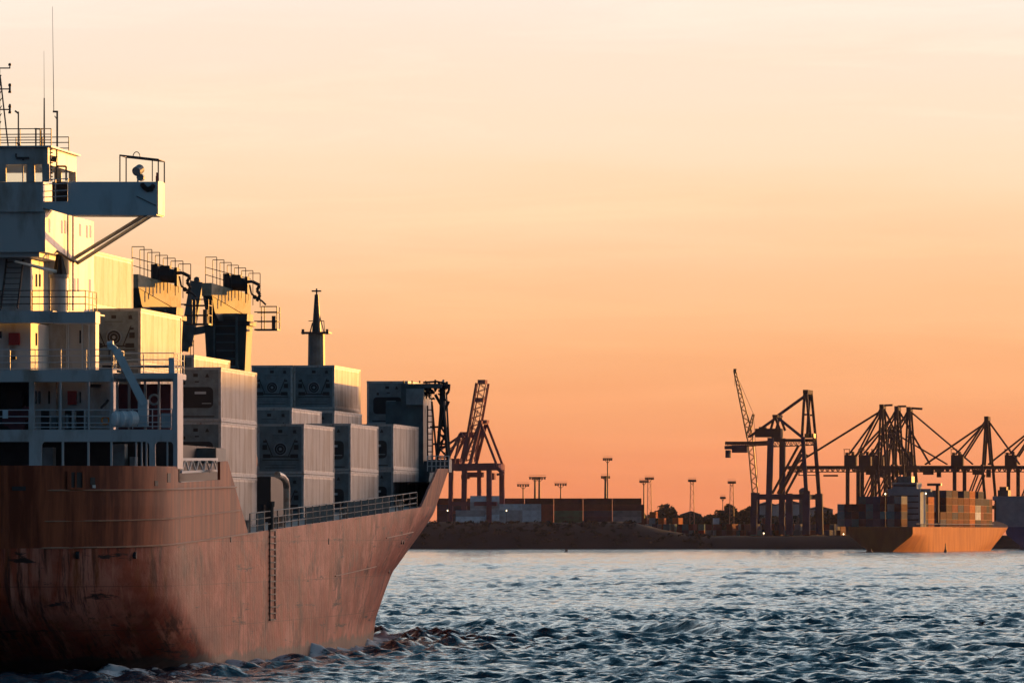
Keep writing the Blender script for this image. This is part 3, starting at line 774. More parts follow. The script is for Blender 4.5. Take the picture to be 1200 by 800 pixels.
# pilot ladder down the hull side
m = MB()
al = on_side(318, 660, HB)[0]
prev = None
z = deck_z(al) + .0
hp = []
while z > 1.7:
    hp.append((hull_b(al, z), z)); z -= .3
for off in (-.9, .9):
    m.path([L(al + off, b + .05, z) for b, z in hp], .035, 4)
for b, z in hp: m.beam(L(al - 1.0, b + .06, z), L(al + 1.0, b + .06, z), .08, .07)
m.build('side_ladder', M['black'], ship)
for x, y in ((270, 631), (188, 650), (178, 650), (385, 634), (460, 634), (455, 668), (456, 634)):
    a_, z_ = on_side(x, y, HB - (1.2 if x > 440 else 0)); b_ = hull_b(a_, z_); m = MB(); m.tube(L(a_, b_ - .1, z_), L(a_, b_ + .03, z_), .16, 10); m.build('drain_hole', M['black'], ship)

# hatch coamings
m = MB(); m.box(26, 120, -9.8, 9.8, 5.0, 6.1); m.box(70, 122, -9.6, 9.6, 6.1, 6.5); m.box(92, 122, -9.3, 9.3, 6.5, 6.8); m.build('hatch_coaming', M['teal'], ship)

# deck cranes -------------------------------------------------------
def deck_crane(x, b, ytop, label):
    k = (VPX - x) * CA / -(b + SC); Y = FPX / k; X = (x - 600) / k; a0 = X * math.sin(AL) + Y * CA - T0
    root = empty('deck_crane', L(a0, b, 0)); root.parent = ship; root['label'] = label
    zt = HC + (HZ - ytop) / k     # top plate height of the sloping house
    # pedestal: slightly flaring square tower
    m = MB()
    def fr(z, w): return [(-w, -w, z), (w, -w, z), (w, w, z), (-w, w, z)]
    vs = fr(6, 1.0) + fr(zt - 5.2, 1.02) + fr(zt - 1.6, 1.2)
    m.add(vs, [(0, 1, 5, 4), (1, 2, 6, 5), (2, 3, 7, 6), (3, 0, 4, 7), (4, 5, 9, 8), (5, 6, 10, 9), (6, 7, 11, 10), (7, 4, 8, 11), (8, 9, 10, 11)])
    m.box(-1.12, -1.0, -.95, .95, zt - 5.3, zt - 5.1)
    ped = m.build('pedestal', M['teal_shade'], root)  # shade cast by the house above is put into the dark paint
    m = MB(); m.box(-1.22, -1.05, -.52, .52, zt - 4.5, zt - 1.9)
    m.build('cab_window', M['black'], root)
    m = MB()
    for zz in (zt - 4.6, zt - 1.75): m.box(-1.26, -1.0, -.72, .72, zz, zz + .16)
    for yy in (-.68, .56): m.box(-1.26, -1.0, yy, yy + .12, zt - 4.6, zt - 1.65)
    for i in range(5): m.box(-1.24, -1.2, -.52, .52, zt - 4.1 + i * .45, zt - 4.03 + i * .45)
    m.build('window_frame', M['teal'], root)
    # slewed upper works: a wedge shaped white house with the shade below it put in as a dark body
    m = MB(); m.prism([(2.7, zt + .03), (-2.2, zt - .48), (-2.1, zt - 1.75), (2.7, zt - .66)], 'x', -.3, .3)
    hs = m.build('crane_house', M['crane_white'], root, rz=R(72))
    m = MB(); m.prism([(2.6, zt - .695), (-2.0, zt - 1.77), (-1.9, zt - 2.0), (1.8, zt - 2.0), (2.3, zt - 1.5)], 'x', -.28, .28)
    m.build('house_shade_body', M['teal_shade'], root, rz=R(72))
    m = MB(); m.tube((-.36, .8, zt - .42), (-.29, .8, zt - .42), .12, 8); m.tube((-.36, -1.5, zt - .68), (-.29, -1.5, zt - .68), .12, 8); m.build('sheave', M['black'], root)
    m = MB(); m.box(-1.25, 1.25, -1.35, 1.2, zt - 2.25, zt - 2.02); m.build('slewing_ring', M['black'], root)
    # stepped hoop guards on the roof
    m = MB()
    for i in range(7):
        yy = 1.15 - i * .36; zb = zt - (1.15 - yy) * .33; w = .62; h_ = 1.5 - i * .02
        xx = -.9 + i * .28
        m.path([(xx, yy, zb - .1), (xx, yy, zb + h_), (xx, yy - w, zb + h_), (xx, yy - w, zb - .5)], .022, 5)
    m.tube((-.9, 1.15, zt + .55), (.8, -1.1, zt - .15), .022, 5); m.tube((-.9, 1.15, zt + .95), (.8, -1.1, zt + .35), .022, 5)
    m.build('guard_hoops', M['rail_dark'], root)
    # winch, hooks and lamp clutter on the starboard shoulder
    m = MB(); m.tube((0, .25, zt + .12), (0, -1.0, zt + .0), .36, 12); m.box(-.45, .4, -.1, .25, zt - .25, zt + .62); m.box(-.4, .4, -1.1, -.95, zt - .5, zt + .45); m.box(-.3, .3, -.7, -.2, zt, zt + .55)
    m.path([(-.3, -.9, zt + .15), (-.3, -1.35, zt + .18), (-.3, -1.75, zt - .02), (-.3, -1.6, zt - .3), (-.3, -1.78, zt - .55), (-.3, -1.6, zt - .9)], .09, 6)
    m.path([(-.3, -1.2, zt), (-.3, -1.3, zt - .5), (-.3, -1.9, zt - .9), (-.3, -2.1, zt - 1.1)], .05, 6)
    m.build('hoist_winch', M['black'], root)
    # side platform
    m = MB(); m.box(-.6, .6, -2.75, -1.5, zt - 2.5, zt - 2.42)
    for zz in (zt - 1.5, zt - 2.0): m.path([(-.6, -1.5, zz), (-.6, -2.75, zz), (.6, -2.75, zz), (.6, -1.5, zz)], .03, 5)
    for yy in (-1.9, -2.75):
        for xx in (-.6, .6): m.tube((xx, yy, zt - 2.5), (xx, yy, zt - 1.2 + .0), .03, 5)
    m.path([(-.6, -1.9, zt - 1.2), (-.6, -2.75, zt - 1.2)], .03, 5)
    m.tube((0, -2.5, zt - 2.4), (0, -2.5, zt - 1.7), .12, 8)
    m.build('service_platform', M['rail_dark'], root)
    # slewing jib heel: thick bracket and luffed jib arm going down towards port
    m = MB()
    m.beam((0, 1.75, zt + 1.1 - .9), (0, 2.35, zt - 3.2), .5, .7)
    m.beam((0, 2.2, zt - 2.9), (0, 4.6, zt - 4.3), .5, .9)
    m.beam((0, 2.3, zt - 1.9), (0, 2.6, zt - 3.6), .45, .8)
    m.tube((-.2, 1.75, zt + .30), (.2, 1.75, zt + .30), .16, 12)
    m.beam((0, 1.2, zt - 2.4), (0, 2.3, zt - 2.6), .4, .4)
    m.build('jib', M['crane_grey'], root)
    m = MB(); m.box(-.4, .4, 3.0, 3.6, zt - 1.7, zt - 1.55); m.box(-.4, .4, 3.0, 3.05, zt - 1.5, zt - 1.0); m.tube((0, 2.2, zt - 1.05), (0, 3.6, zt - 1.05), .04, 5)
    m.path([(-.4, 3.6, zt - 1.2), (-.4, 3.0, zt - 1.2)], .03, 5); m.build('jib_step', M['rail_dark'], root)
    m = MB(); m.tube((0, 1.95, 9), (0, 1.95, zt - 3), .02, 4); m.tube((0, 2.12, 9), (0, 2.12, zt - 3), .02, 4); m.build('hoist_wire', M['rail_dark'], root)
    return root
deck_crane(268, -60.5 * 0 + 3.2, 334, 'deck crane standing clear against the sky')
deck_crane(184, 3.2, 324, 'deck crane half hidden behind the bright container')

# foremast
def fore(x, y, b, a): return L(a, b, HC + (HZ - y) * (SHIP_LOC + U * a + S * b).y / FPX)
fb = 1.6; fa = on_side(371, 400, fb)[0]
fy = lambda y: HC + (HZ - y) * (SHIP_LOC + U * fa + S * fb).y / FPX
m = MB(); m.tube(L(fa, fb, 9), L(fa, fb, fy(391)), .64, 14, .52); m.build('foremast', M['crane_grey'], ship)
fm = ship.children[-1] if False else None
m = MB(); m.box(fa - .8, fa + .8, -fb - .85, -fb + .85, fy(391), fy(389)); m.tube(L(fa, fb, fy(389)), L(fa, fb, fy(345)), .28, 10, .12)
m.tube(L(fa, fb, fy(345)), L(fa, fb, fy(338)), .05, 6); m.tube(L(fa, fb - .3, fy(341)), L(fa, fb + .3, fy(341)), .05, 6); m.tube(L(fa, fb - .25, fy(378)), L(fa, fb - .4, fy(389)), .04, 5)
for x in (-.75, .75): m.tube(L(fa - .7, fb + x, fy(392)), L(fa - .7, fb + x, fy(386)), .09, 8)
m.path([L(fa, fb + .12, fy(365)), L(fa, fb + .45, fy(389))], .03, 5); m.path([L(fa, fb - .5, fy(376)), L(fa, fb + .45, fy(376))], .025, 5); m.tube(L(fa, fb + .45, fy(376)), L(fa, fb + .5, fy(389)), .02, 5)
m.build('mast_top', M['rail_dark'], ship)

# breakwater tower with lattice mast at the fore end
at_ = a_of_Y(427.0, -50.5)
m = MB()
rect(m, 470, 452, 496, 545, at_, 2.0); rect(m, 478, 545, 498, 612, at_, 2.0); rect(m, 452, 470, 478, 500, at_ + .4, 1.2)
bt, zt1 = on_aft(470, 449.5, at_); bt2, _ = on_aft(518, 449.5, at_)
m.box(at_, at_ + 1.6, -bt2, -bt, zt1 - .25, zt1)
m.build('breakwater', M['teal'], ship)
m = MB(); rect(m, 476, 455.5, 496, 474, at_ - .5, .5); m.build('control_box', M['grey'], ship)
m = MB()
A = lambda x, y, da=0: L(at_ + da, *on_aft(x, y, at_ + da))
for da in (0, 1.4):
    m.tube(A(512, 538, da), A(518, 470, da), .11, 6); m.tube(A(525, 538, da), A(519, 470, da), .11, 6)
    for i in range(5):
        y0 = 536 - i * 13; y1 = y0 - 13; w0 = 6.5 * (1 - i / 6.2); w1 = 6.5 * (1 - (i + 1) / 6.2); s_ = 1 if i % 2 else -1
        m.tube(A(518.5 - s_ * w0, y0, da), A(518.5 + s_ * w1, y1, da), .06, 5); m.tube(A(518.5 - w0, y0, da), A(518.5 + w0, y0, da), .05, 5)
for da in (0, 1.4): m.tube(A(501, 475, da), A(501, 540, da), .05, 5); m.tube(A(507, 475, da), A(507, 540, da), .04, 5)
for i in range(9): m.tube(A(501, 480 + i * 7), A(507, 480 + i * 7), .03, 4)
m.beam(A(519, 452, .4), A(518.5, 500, .4), .34, .34); m.beam(A(510, 462, .4), A(519, 478, .4), .16, .16); m.beam(A(526, 470, .4), A(519, 486, .4), .14, .14)
for x0, y0, x1, y1 in ((506, 470, 512, 538), (523, 462, 527, 538), (512, 538, 524, 500), (526, 520, 513, 505), (504, 500, 519, 500), (507, 520, 527, 520)): m.tube(A(x0, y0, .8), A(x1, y1, .8), .06, 5)
m.build('lattice_post', M['black'], ship)
m = MB()
for i in range(80):
    x = rnd.uniform(498, 524); y = 449 + abs(rnd.gauss(0, 8)); dx, dy = rnd.choice([(rnd.uniform(-6, 6), 0), (0, rnd.uniform(-8, 8)), (rnd.uniform(-4, 4), rnd.uniform(-5, 5))])
    m.tube(A(x, y, rnd.uniform(0, 1.4)), A(min(x + dx, 527), y + dy, rnd.uniform(0, 1.4)), rnd.uniform(.03, .085), 6)
m.path([A(496, 448), A(512, 447), A(522, 449), A(523, 456)], .06, 6); m.path([A(523, 462), A(526, 458), A(526.5, 450)], .08, 6)
for x in (473, 483, 492, 499): m.tube(A(x, 449), A(x, 446), .05, 5)
m.build('winch_platform', M['black'], ship)
m = MB()
pf = [A(501, 552, -.3), A(526, 552, -.3), A(526, 552, 6)]
for h_ in (.3, .6, .9): m.path([p + Vector((0, 0, h_)) for p in pf], .03, 5)
for i in range(6):
    c = pf[0].lerp(pf[1], i / 5); m.tube(c, c + Vector((0, 0, .9)), .035, 5)
m.build('railing', M['rail'], ship)
m = MB(); rect(m, 502, 538, 526, 553, at_ + .5, 1.5); m.build('windlass', M['teal'], ship)
m = MB(); 
p = [A(497, 540), A(504, 540), A(497, 598), A(484, 612)]
m.add([p[0], p[1], p[2], p[3]] + [q_ + Vector((.5, 0, 0)) for q_ in p], [(0, 1, 2, 3), (7, 6, 5, 4), (0, 4, 5, 1), (1, 5, 6, 2), (2, 6, 7, 3), (3, 7, 4, 0)])
m.build('breakwater_stay', M['teal'], ship)

# ------------------------------------------------------------------ containers aboard
CL, CW, CH = 12.19, 2.44, 2.585
def cont_meshes():
    out = {}
    m = MB(); m.box(.04, CL - .04, -CW + .04, -.04, .06, CH - .05)
    n = 46
    for i in range(n):
        x = .25 + (CL - .5) * (i + .5) / n
        for y0, y1 in ((-.045, -.022), (-CW + .022, -CW + .045)): m.box(x - .07, x + .07, y0, y1, .2, CH - .2)
    for i in range(30):
        x = .25 + (CL - .5) * (i + .5) / 30; m.box(x - .1, x + .1, -CW + .2, -.2, CH - .05, CH - .035)
    out['body'] = m
    m = MB()
    for x in (0, CL - .14):
        for y in (-CW, -.12): m.box(x, x + .14, y, y + .12, .0, CH)
        m.box(x, x + .14, -CW + .12, -.12, 0, .13); m.box(x, x + .14, -CW + .12, -.12, CH - .12, CH)
    for y in (-CW, -.09):
        m.box(.14, CL - .14, y, y + .09, 0, .16); m.box(.14, CL - .14, y, y + .09, CH - .1, CH - .002)
    for x in (-.01, CL - .17):
        for y in (-CW - .01, -.16):
            for z in (-.002, CH - .118): m.box(x, x + .18, y, y + .17, z, z + .12)
    out['frame'] = m
    # reefer end (aft end, x = 0)
    m = MB(); m.box(.005, .05, -CW + .12, -.12, .13, CH - .12); out['end_panel'] = m
    m = MB()
    def rr(y0, y1, z0, z1, x=-.0): m.box(x - .008, x + .03, -CW / 2 + y0, -CW / 2 + y1, z0, z1)
    rr(-.82, -.66, 2.12, 2.26); rr(-.1, .12, 2.12, 2.28); rr(-.4, .42, 1.98, 2.0)
    m.prism([(-CW / 2 - .85 + 1.5 * 0 + .0, 2.1), (-CW / 2 - .65, 2.1), (-CW / 2 - .75, 2.3)], 'x', -.006, .03)
    # V struts
    for s_ in (-1, 1):
        m.beam((-.0, -CW / 2 + s_ * .78, 1.80), (-.0, -CW / 2 + s_ * .42, .92), .05, .045)
        rr(s_ * .72 - .2, s_ * .72 + .2, .82, 1.02, -.005); rr(s_ * .82 - .12, s_ * .82 + .12, 1.25, 1.5, -.002); rr(s_ * .8 - .1, s_ * .8 + .1, 1.62, 1.72, -.002)
    rr(-.55, .55, .86, .92, -.002); rr(-.8, .8, .3, .33); rr(-.8, .8, .45, .47)
    rr(-.95, .95, .70, .74)
    out['unit_a'] = m
    m = MB(); c = (-.02, -CW / 2, 1.28); m.tube((-.03, c[1], c[2]), (.03, c[1], c[2]), .33, 20); out['fan_a'] = m
    m = MB()
    for i in range(20):
        t = 2 * math.pi * i / 20; t2 = 2 * math.pi * (i + 1) / 20
        m.tube((-.035, c[1] + .33 * math.cos(t), c[2] + .33 * math.sin(t)), (-.035, c[1] + .33 * math.cos(t2), c[2] + .33 * math.sin(t2)), .03, 5)
        m.tube((-.04, c[1] + .2 * math.cos(t), c[2] + .2 * math.sin(t)), (-.04, c[1] + .2 * math.cos(t2), c[2] + .2 * math.sin(t2)), .012, 4)
    m.tube((-.05, c[1], c[2]), (-.03, c[1], c[2]), .08, 10); out['guard_a'] = m
    m = MB()
    pts = []
    for cy, cz, a0 in ((.62, 1.42, 0), (-.62, 1.42, 90), (-.62, .86, 180), (.62, .86, 270)):
        for j in range(5):
            t = R(a0 + j * 22.5); pts.append((-CW / 2 + cy + .22 * math.cos(t), cz + .22 * math.sin(t)))
    m.prism(pts, 'x', -.012, .03)
    def r2(y0, y1, z0, z1, x=-.0): m.box(x - .008, x + .03, -CW / 2 + y0, -CW / 2 + y1, z0, z1)
    r2(-.1, .12, 2.12, 2.28); m.prism([(-CW / 2 - .65, 2.1), (-CW / 2 - .45, 2.1), (-CW / 2 - .55, 2.3)], 'x', -.006, .03); r2(-.15, .05, 1.86, 1.92); r2(.5, .64, 1.75, 1.9); r2(-.9, .9, .2, .26)
    out['unit_b'] = m
    m = MB(); m.box(-.02, 0, -CW / 2 - .5, -CW / 2 + .05, 1.3, 1.42); m.box(-.02, 0, -CW / 2 - .75, -CW / 2 - .3, .84, .87); out['guard_b'] = m
    return out
CM = cont_meshes()
me = {k: v.mesh('reefer_' + k, None) for k, v in CM.items()}
for k, mm in (('body', 'reefer'), ('frame', 'reefer_frame'), ('end_panel', 'reefer_end'), ('unit_a', 'black'), ('fan_a', 'black'), ('guard_a', 'grey'), ('unit_b', 'black'), ('guard_b', 'lightgrey')):
    me[k].materials.append(M[mm])
M['brown_box'] = mat('brown_container', (.20, .10, .07), .5, var=(.12, .06, .05), scale=1)
def new(name, mesh, parent): o = bpy.data.objects.new(name, mesh); COL.objects.link(o); o.parent = parent; return o
proto = {}
for kind in 'ab':
    e = empty('refrigerated_container', (0, 0, 0), SHIP_RZ)
    new('body', me['body'], e); new('frame', me['frame'], e); new('end_panel', me['end_panel'], e)
    u = new('cooling_unit', me['unit_' + kind], e)
    if kind == 'a': new('fan', me['fan_a'], u)
    new('fan_guard', me['guard_' + kind], u)
    proto[kind] = e
used = set()
def put_cont(Yn, s, ztop, kind, label, group='grey refrigerated containers stacked on the red ship'):
    if kind in used: e = copy_tree(proto[kind])
    else: e = proto[kind]; used.add(kind)
    a = a_of_Y(Yn, s)
    e.location = SHIP_LOC + U * a + S * (s - SC - CW) + Vector((0, 0, ztop - CH))
    e.rotation_euler = (0, 0, SHIP_RZ)
    tag(e, label, 'shipping container', group); return e
dz = 2.6
def Yx(x, s): return FPX * -(s) / ((VPX - x) * CA)
c0 = Yx(165, -50.9)
put_cont(c0, -50.9, 16.16, 'a', 'orange-glowing container with fan end, above the platform with the davit')
put_cont(c0, -50.9, 13.56, 'b', 'container under the orange-glowing one, mostly behind the side platform and davit')
put_cont(c0 + .3, -53.2, 18.8, 'b', 'brightest yellow sunlit container, highest one, right against the bridge wall')
put_cont(c0 + .3, -53.4, 16.2, 'b', 'container directly beneath the brightest yellow one, tucked behind its neighbour')
cA = Yx(259, -50.3)
put_cont(cA, -50.3, 13.99, 'b', 'pinkish grey container with wide black unit opening, topmost of the stack beside the superstructure')
put_cont(cA, -50.3, 11.38, 'b', 'second container down in the stack above the gangway gap')
put_cont(cA, -50.3, 8.77, 'a', 'lowest container of the stack behind the slanted end of the bulwark')
put_cont(cA + 8.2, -52.8, 14.78, 'a', 'container showing only a thin golden strip below the free-standing deck crane')
cB = Yx(356, -50.3)
put_cont(cB, -50.3, 11.73, 'a', 'container showing its whole fan end, above the black gap with the bent pipe')
put_cont(cB, -50.3, 9.12, 'a', 'lower container behind the bent ventilator pipe')
put_cont(Yx(342, -52.8), -52.8, 12.8, 'a', 'container peeking out just under the left one of the two raised fan-end containers')
put_cont(Yx(392, -52.8), -52.8, 12.95, 'b', 'dim container wedged right under the golden-topped one')
cC = Yx(411, -50.3)
put_cont(cC, -50.3, 12.04, 'b', 'upper container of the second last side stack before the bow')
put_cont(cC, -50.3, 9.43, 'b', 'lower container of the second last side stack, scratched white near its right end')
cD = Yx(461, -50.3)
put_cont(cD, -50.3, 12.3, 'b', 'upper container of the stack nearest the bow, beside the dark breakwater')
put_cont(cD, -50.3, 9.69, 'b', 'lower container of the stack nearest the bow, behind the rail gratings')
Ye = Yx(392, -55.3)
put_cont(Ye, -55.3, 15.95, 'a', 'raised container with a golden top band and fan end, right below the foremast')
put_cont(Ye, -57.75, 15.95, 'a', 'raised container with a fan end left of the golden-topped one')
put_cont(Ye, -55.3, 13.34, 'b', 'container supporting the golden-topped one, almost hidden')
put_cont(Ye, -57.75, 13.34, 'b', 'container supporting the left raised one, almost hidden')
put_cont(Yx(478, -51.15), -51.15, 15.05, 'b', 'tall dark container end at the fore edge, left of the winch platform')
put_cont(Yx(478, -51.15), -51.15, 12.44, 'b', 'container under the tall dark one beside the breakwater')

# ------------------------------------------------------------------ water
def make_water():
    g = np.random.RandomState(3)
    inner = np.linspace(-R(5.2), R(5.2), 660)
    outer = []
    a = R(5.2); st = R(.03)
    while a < math.pi: a += st; st = min(st * 1.25, R(8)); outer.append(min(a, math.pi))
    outer = np.array(outer)
    az = np.concatenate([-outer[::-1], inner, outer])
    rows = [4.0]
    while rows[-1] < 240: rows.append(rows[-1] + max(1.2, .05 * rows[-1]) if rows[-1] < 225 else rows[-1] + 1.0)
    while rows[-1] < 3000:
        D = rows[-1]; rows.append(D + .20 * (D / 300) ** 1.32)
    for D in (3200, 3600, 4500, 7000, 14000): rows.append(D)
    r = np.array(rows)
    X = np.outer(r, np.sin(az)); Y = np.outer(r, np.cos(az))
    dr = np.gradient(r)[:, None] * np.ones_like(X)
    Z = np.zeros_like(X); DX = np.zeros_like(X); DY = np.zeros_like(X)
    gust = 1 + .30 * np.sin(X * .05 + 1.1 * np.sin(Y * .013)) * np.sin(Y * .027 + .8 * np.sin(X * .07)) + .18 * np.sin(X * .16 + Y * .05 + 2) * np.sin(Y * .06 - X * .02)
    for i in range(150):
        lam = 10 ** g.uniform(math.log10(.6), math.log10(13)); th = R(200) + g.normal(0, R(42))
        amp = .0085 * lam ** .40 * (1 if lam < 5 else .8)
        
        kx, ky = math.sin(th) * 2 * math.pi / lam, math.cos(th) * 2 * math.pi / lam
        ph = g.uniform(0, 2 * math.pi)
        att = np.clip((lam / np.maximum(dr * abs(math.cos(th)) * 1.0 + .05, .01) - 1.7) / 1.8, 0, 1)
        # gusty patches modulate the short waves
        q = kx * X + ky * Y + ph
        mod = gust * (1 + .45 * np.sin(X * .043 + Y * .021 + ph * 3) * np.sin(X * .017 - Y * .037 + ph))
        Z += amp * att * mod * np.sin(q)
        cq = amp * att * mod * np.cos(q) * (1.05 if lam < 3 else .8); DX += cq * math.sin(th); DY += cq * math.cos(th)
    # long dark crests: the ship's own diverging wake and a few passing ones
    def crest(p0, p1, amp, wid, jit):
        nonlocal Z
        (x0, y0), (x1, y1) = [( (px - 600) / FPX * (HC * FPX / (py - HZ)), HC * FPX / (py - HZ)) for px, py in (p0, p1)]
        d = np.array([x1 - x0, y1 - y0]); Ln = np.hypot(*d); d /= Ln
        s = (X - x0) * d[0] + (Y - y0) * d[1]; n = -(X - x0) * d[1] + (Y - y0) * d[0]
        n = n + jit * np.sin(s * .19 + 1.3) + jit * .6 * np.sin(s * .53)
        env = np.clip((s + 2) / 4, 0, 1) * np.clip((Ln - s) / (Ln * .25), 0, 1)
        am = amp * (.85 + .15 * np.sin(s * .23 + 2))
        Z += am * env * (np.exp(-(n / wid) ** 2) - .45 * np.exp(-((n - wid * 1.9) / wid) ** 2))
    crest((430, 731), (960, 748), .42, .9, .7)
    crest((780, 741), (1300, 776), .42, .85, .7)
    crest((440, 741), (600, 752), .16, .9, .5)
    crest((600, 687), (770, 689), .5, 3.0, 3); crest((770, 686), (960, 690), .45, 3.0, 3); crest((420, 687), (520, 690), .5, 3.0, 2); crest((900, 673), (1200, 676), .5, 4, 4); crest((480, 664), (700, 666), .5, 5, 4)
    crest((640, 760), (800, 764), .25, 1.2, .8)
    # broken water around the bow and along the hull
    sx = X * S.x + Y * S.y - SC; tx = X * U.x + Y * U.y - T0
    fl = np.exp(-((sx - 11.5) / 5.5) ** 2) * np.clip((tx + 25) / 20, 0, 1) * np.clip((165 - tx) / 30, 0, 1)
    for i in range(26):
        lam = g.uniform(1.1, 4.5); th = g.uniform(0, 2 * math.pi); kx, ky = math.sin(th) * 6.283 / lam, math.cos(th) * 6.283 / lam
        Z += .022 * lam ** .7 * fl * np.sin(kx * X + ky * Y + g.uniform(0, 6.28))
    ta = np.linspace(-5, 160, 300); hb_ = np.interp(tx, ta, [hull_b(max(a_, 0.0), .1) if a_ > 0 else -9 for a_ in ta])
    gap = sx - hb_
    foam = np.exp(-(np.abs(gap - .3) / .9) ** 2) * np.clip((tx - 6) / 8, 0, 1) * np.clip((150 - tx) / 12, 0, 1) * .75
    foam += .8 * np.exp(-((sx - 11) / 3.5) ** 2 - ((tx - 4) / 5.0) ** 2) + .45 * fl * np.clip((tx - 95) / 15, 0, 1)
    fade = np.clip((3000 - r) / 1500, .15, 1)[:, None]; near = np.clip((r - 20) / 60, 0, 1)[:, None]
    Z *= fade * near; inside = (np.abs(az) < R(5.8))[None, :]
    Z = np.where(inside, Z, Z * .3)
    X = X + DX * near; Y = Y + DY * near
    nr, nc = X.shape
    co = np.stack([X, Y, Z], -1).reshape(-1, 3)
    idx = np.arange(nr * nc).reshape(nr, nc)
    q = np.stack([idx[:-1, :-1], idx[:-1, 1:], idx[1:, 1:], idx[1:, :-1]], -1).reshape(-1, 4)[:, ::-1]
    me_ = bpy.data.meshes.new('water'); me_.vertices.add(len(co)); me_.vertices.foreach_set('co', co.astype(np.float32).ravel())
    me_.loops.add(q.size); me_.loops.foreach_set('vertex_index', q.astype(np.int32).ravel())
    me_.polygons.add(len(q)); me_.polygons.foreach_set('loop_start', np.arange(0, q.size, 4, dtype=np.int32)); me_.polygons.foreach_set('loop_total', np.full(len(q), 4, np.int32))
    me_.polygons.foreach_set('use_smooth', np.ones(len(q), bool))
    me_.update(calc_edges=True); me_.validate()
    at = me_.attributes.new('foam', 'FLOAT', 'POINT'); at.data.foreach_set('value', foam.astype(np.float32).ravel())
    o = bpy.data.objects.new('water', me_); COL.objects.link(o); tag(o, kind='structure')
    print('water verts', len(co), nr, nc)
    m = bpy.data.materials.new('river_water'); m.use_nodes = True; t = m.node_tree; p = t.nodes['Principled BSDF']
    p.inputs['Base Color'].default_value = (.004, .022, .038, 1); p.inputs['Roughness'].default_value = .06; p.inputs['IOR'].default_value = 1.333
    c = t.nodes.new('ShaderNodeTexCoord'); prev = None
    for sc_, dist, st in ((.9, .14, (1, 1.3, 1)), (2.9, .085, (1, 1.2, 1)), (8.0, .03, (1, 1.1, 1)), (.3, .16, (1, 1.5, 1))):
        mpp = t.nodes.new('ShaderNodeMapping'); mpp.inputs['Scale'].default_value = st; mpp.inputs['Rotation'].default_value = (0, 0, R(17))
        t.links.new(c.outputs['Object'], mpp.inputs[0])
        n = t.nodes.new('ShaderNodeTexNoise'); n.inputs['Scale'].default_value = sc_; n.inputs['Detail'].default_value = 4; n.inputs['Roughness'].default_value = .55
        t.links.new(mpp.outputs[0], n.inputs['Vector'])
        b = t.nodes.new('ShaderNodeBump'); b.inputs['Strength'].default_value = 1; b.inputs['Distance'].default_value = dist * 1.5
        t.links.new(n.outputs[0], b.inputs['Height'])
        if prev: t.links.new(prev, b.inputs['Normal'])
        prev = b.outputs[0]
    t.links.new(prev, p.inputs['Normal'])
    fa_ = t.nodes.new('ShaderNodeAttribute'); fa_.attribute_name = 'foam'
    fn = t.nodes.new('ShaderNodeTexNoise'); fn.inputs['Scale'].default_value = 1.7; fn.inputs['Detail'].default_value = 8; fn.inputs['Roughness'].default_value = .7; t.links.new(c.outputs['Object'], fn.inputs['Vector'])
    fm = t.nodes.new('ShaderNodeMath'); fm.operation = 'MULTIPLY_ADD'; t.links.new(fa_.outputs['Fac'], fm.inputs[0]); fm.inputs[1].default_value = .40; t.links.new(fn.outputs[0], fm.inputs[2])
    fr = t.nodes.new('ShaderNodeMapRange'); fr.inputs[1].default_value = .68; fr.inputs[2].default_value = .78; t.links.new(fm.outputs[0], fr.inputs[0])
    df = t.nodes.new('ShaderNodeBsdfDiffuse'); df.inputs[0].default_value = (.55, .6, .62, 1)
    mx = t.nodes.new('ShaderNodeMixShader'); t.links.new(fr.outputs[0], mx.inputs[0]); t.links.new(p.outputs[0], mx.inputs[1]); t.links.new(df.outputs[0], mx.inputs[2])
    t.links.new(mx.outputs[0], t.nodes['Material Output'].inputs[0])
    me_.materials.append(m)
make_water()

# ------------------------------------------------------------------ far shore
def W(x, y, D): return Vector(((x - 600) / FPX * D, D, HC + (HZ - y) * D / FPX))
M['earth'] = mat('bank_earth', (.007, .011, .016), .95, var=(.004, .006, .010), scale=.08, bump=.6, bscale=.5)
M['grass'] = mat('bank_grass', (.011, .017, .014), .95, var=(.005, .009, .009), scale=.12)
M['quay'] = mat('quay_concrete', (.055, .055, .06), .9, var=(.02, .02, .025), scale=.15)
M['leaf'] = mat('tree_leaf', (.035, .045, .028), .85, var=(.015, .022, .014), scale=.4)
M['bark'] = mat('tree_bark', (.04, .03, .02), .9)
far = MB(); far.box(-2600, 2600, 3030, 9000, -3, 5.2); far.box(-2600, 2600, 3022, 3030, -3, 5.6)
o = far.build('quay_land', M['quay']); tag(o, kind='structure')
# embankment to the left, with an uneven crest
xs = np.arange(-900, 150, 3.0)
emb = MB(); prof = [(2948, -2), (2956, .8), (2962, 3.2), (2972, 6.5), (2984, 9.2), (2998, 10.9), (3014, 11.0), (3026, 9)]
xe0 = W(745, 640, 2990).x
for i, x in enumerate(xs):
    f = min(1, max(0, (xe0 + 24 - x) / 24)); 
    for j, (yy, zz) in enumerate(prof):
        nz_ = noise.noise(Vector((x * .06, yy * .06, 0))) * 1.6 + noise.noise(Vector((x * .3, yy * .3, 5))) * .7
        hgt = (5.4 + (zz - 5.4) * f) if zz > 5.4 else zz
        if x > xe0 + 24: hgt = min(hgt, 5.2)
        emb.v.append((x, yy + nz_ * 2, hgt + nz_ * (.5 if zz > 1 else 0)))
    if i:
        n = len(prof)
        for j in range(n - 1): emb.f.append(((i - 1) * n + j, i * n + j, i * n + j + 1, (i - 1) * n + j + 1))
o = emb.build('embankment', M['earth'], smooth=True); tag(o, kind='structure')
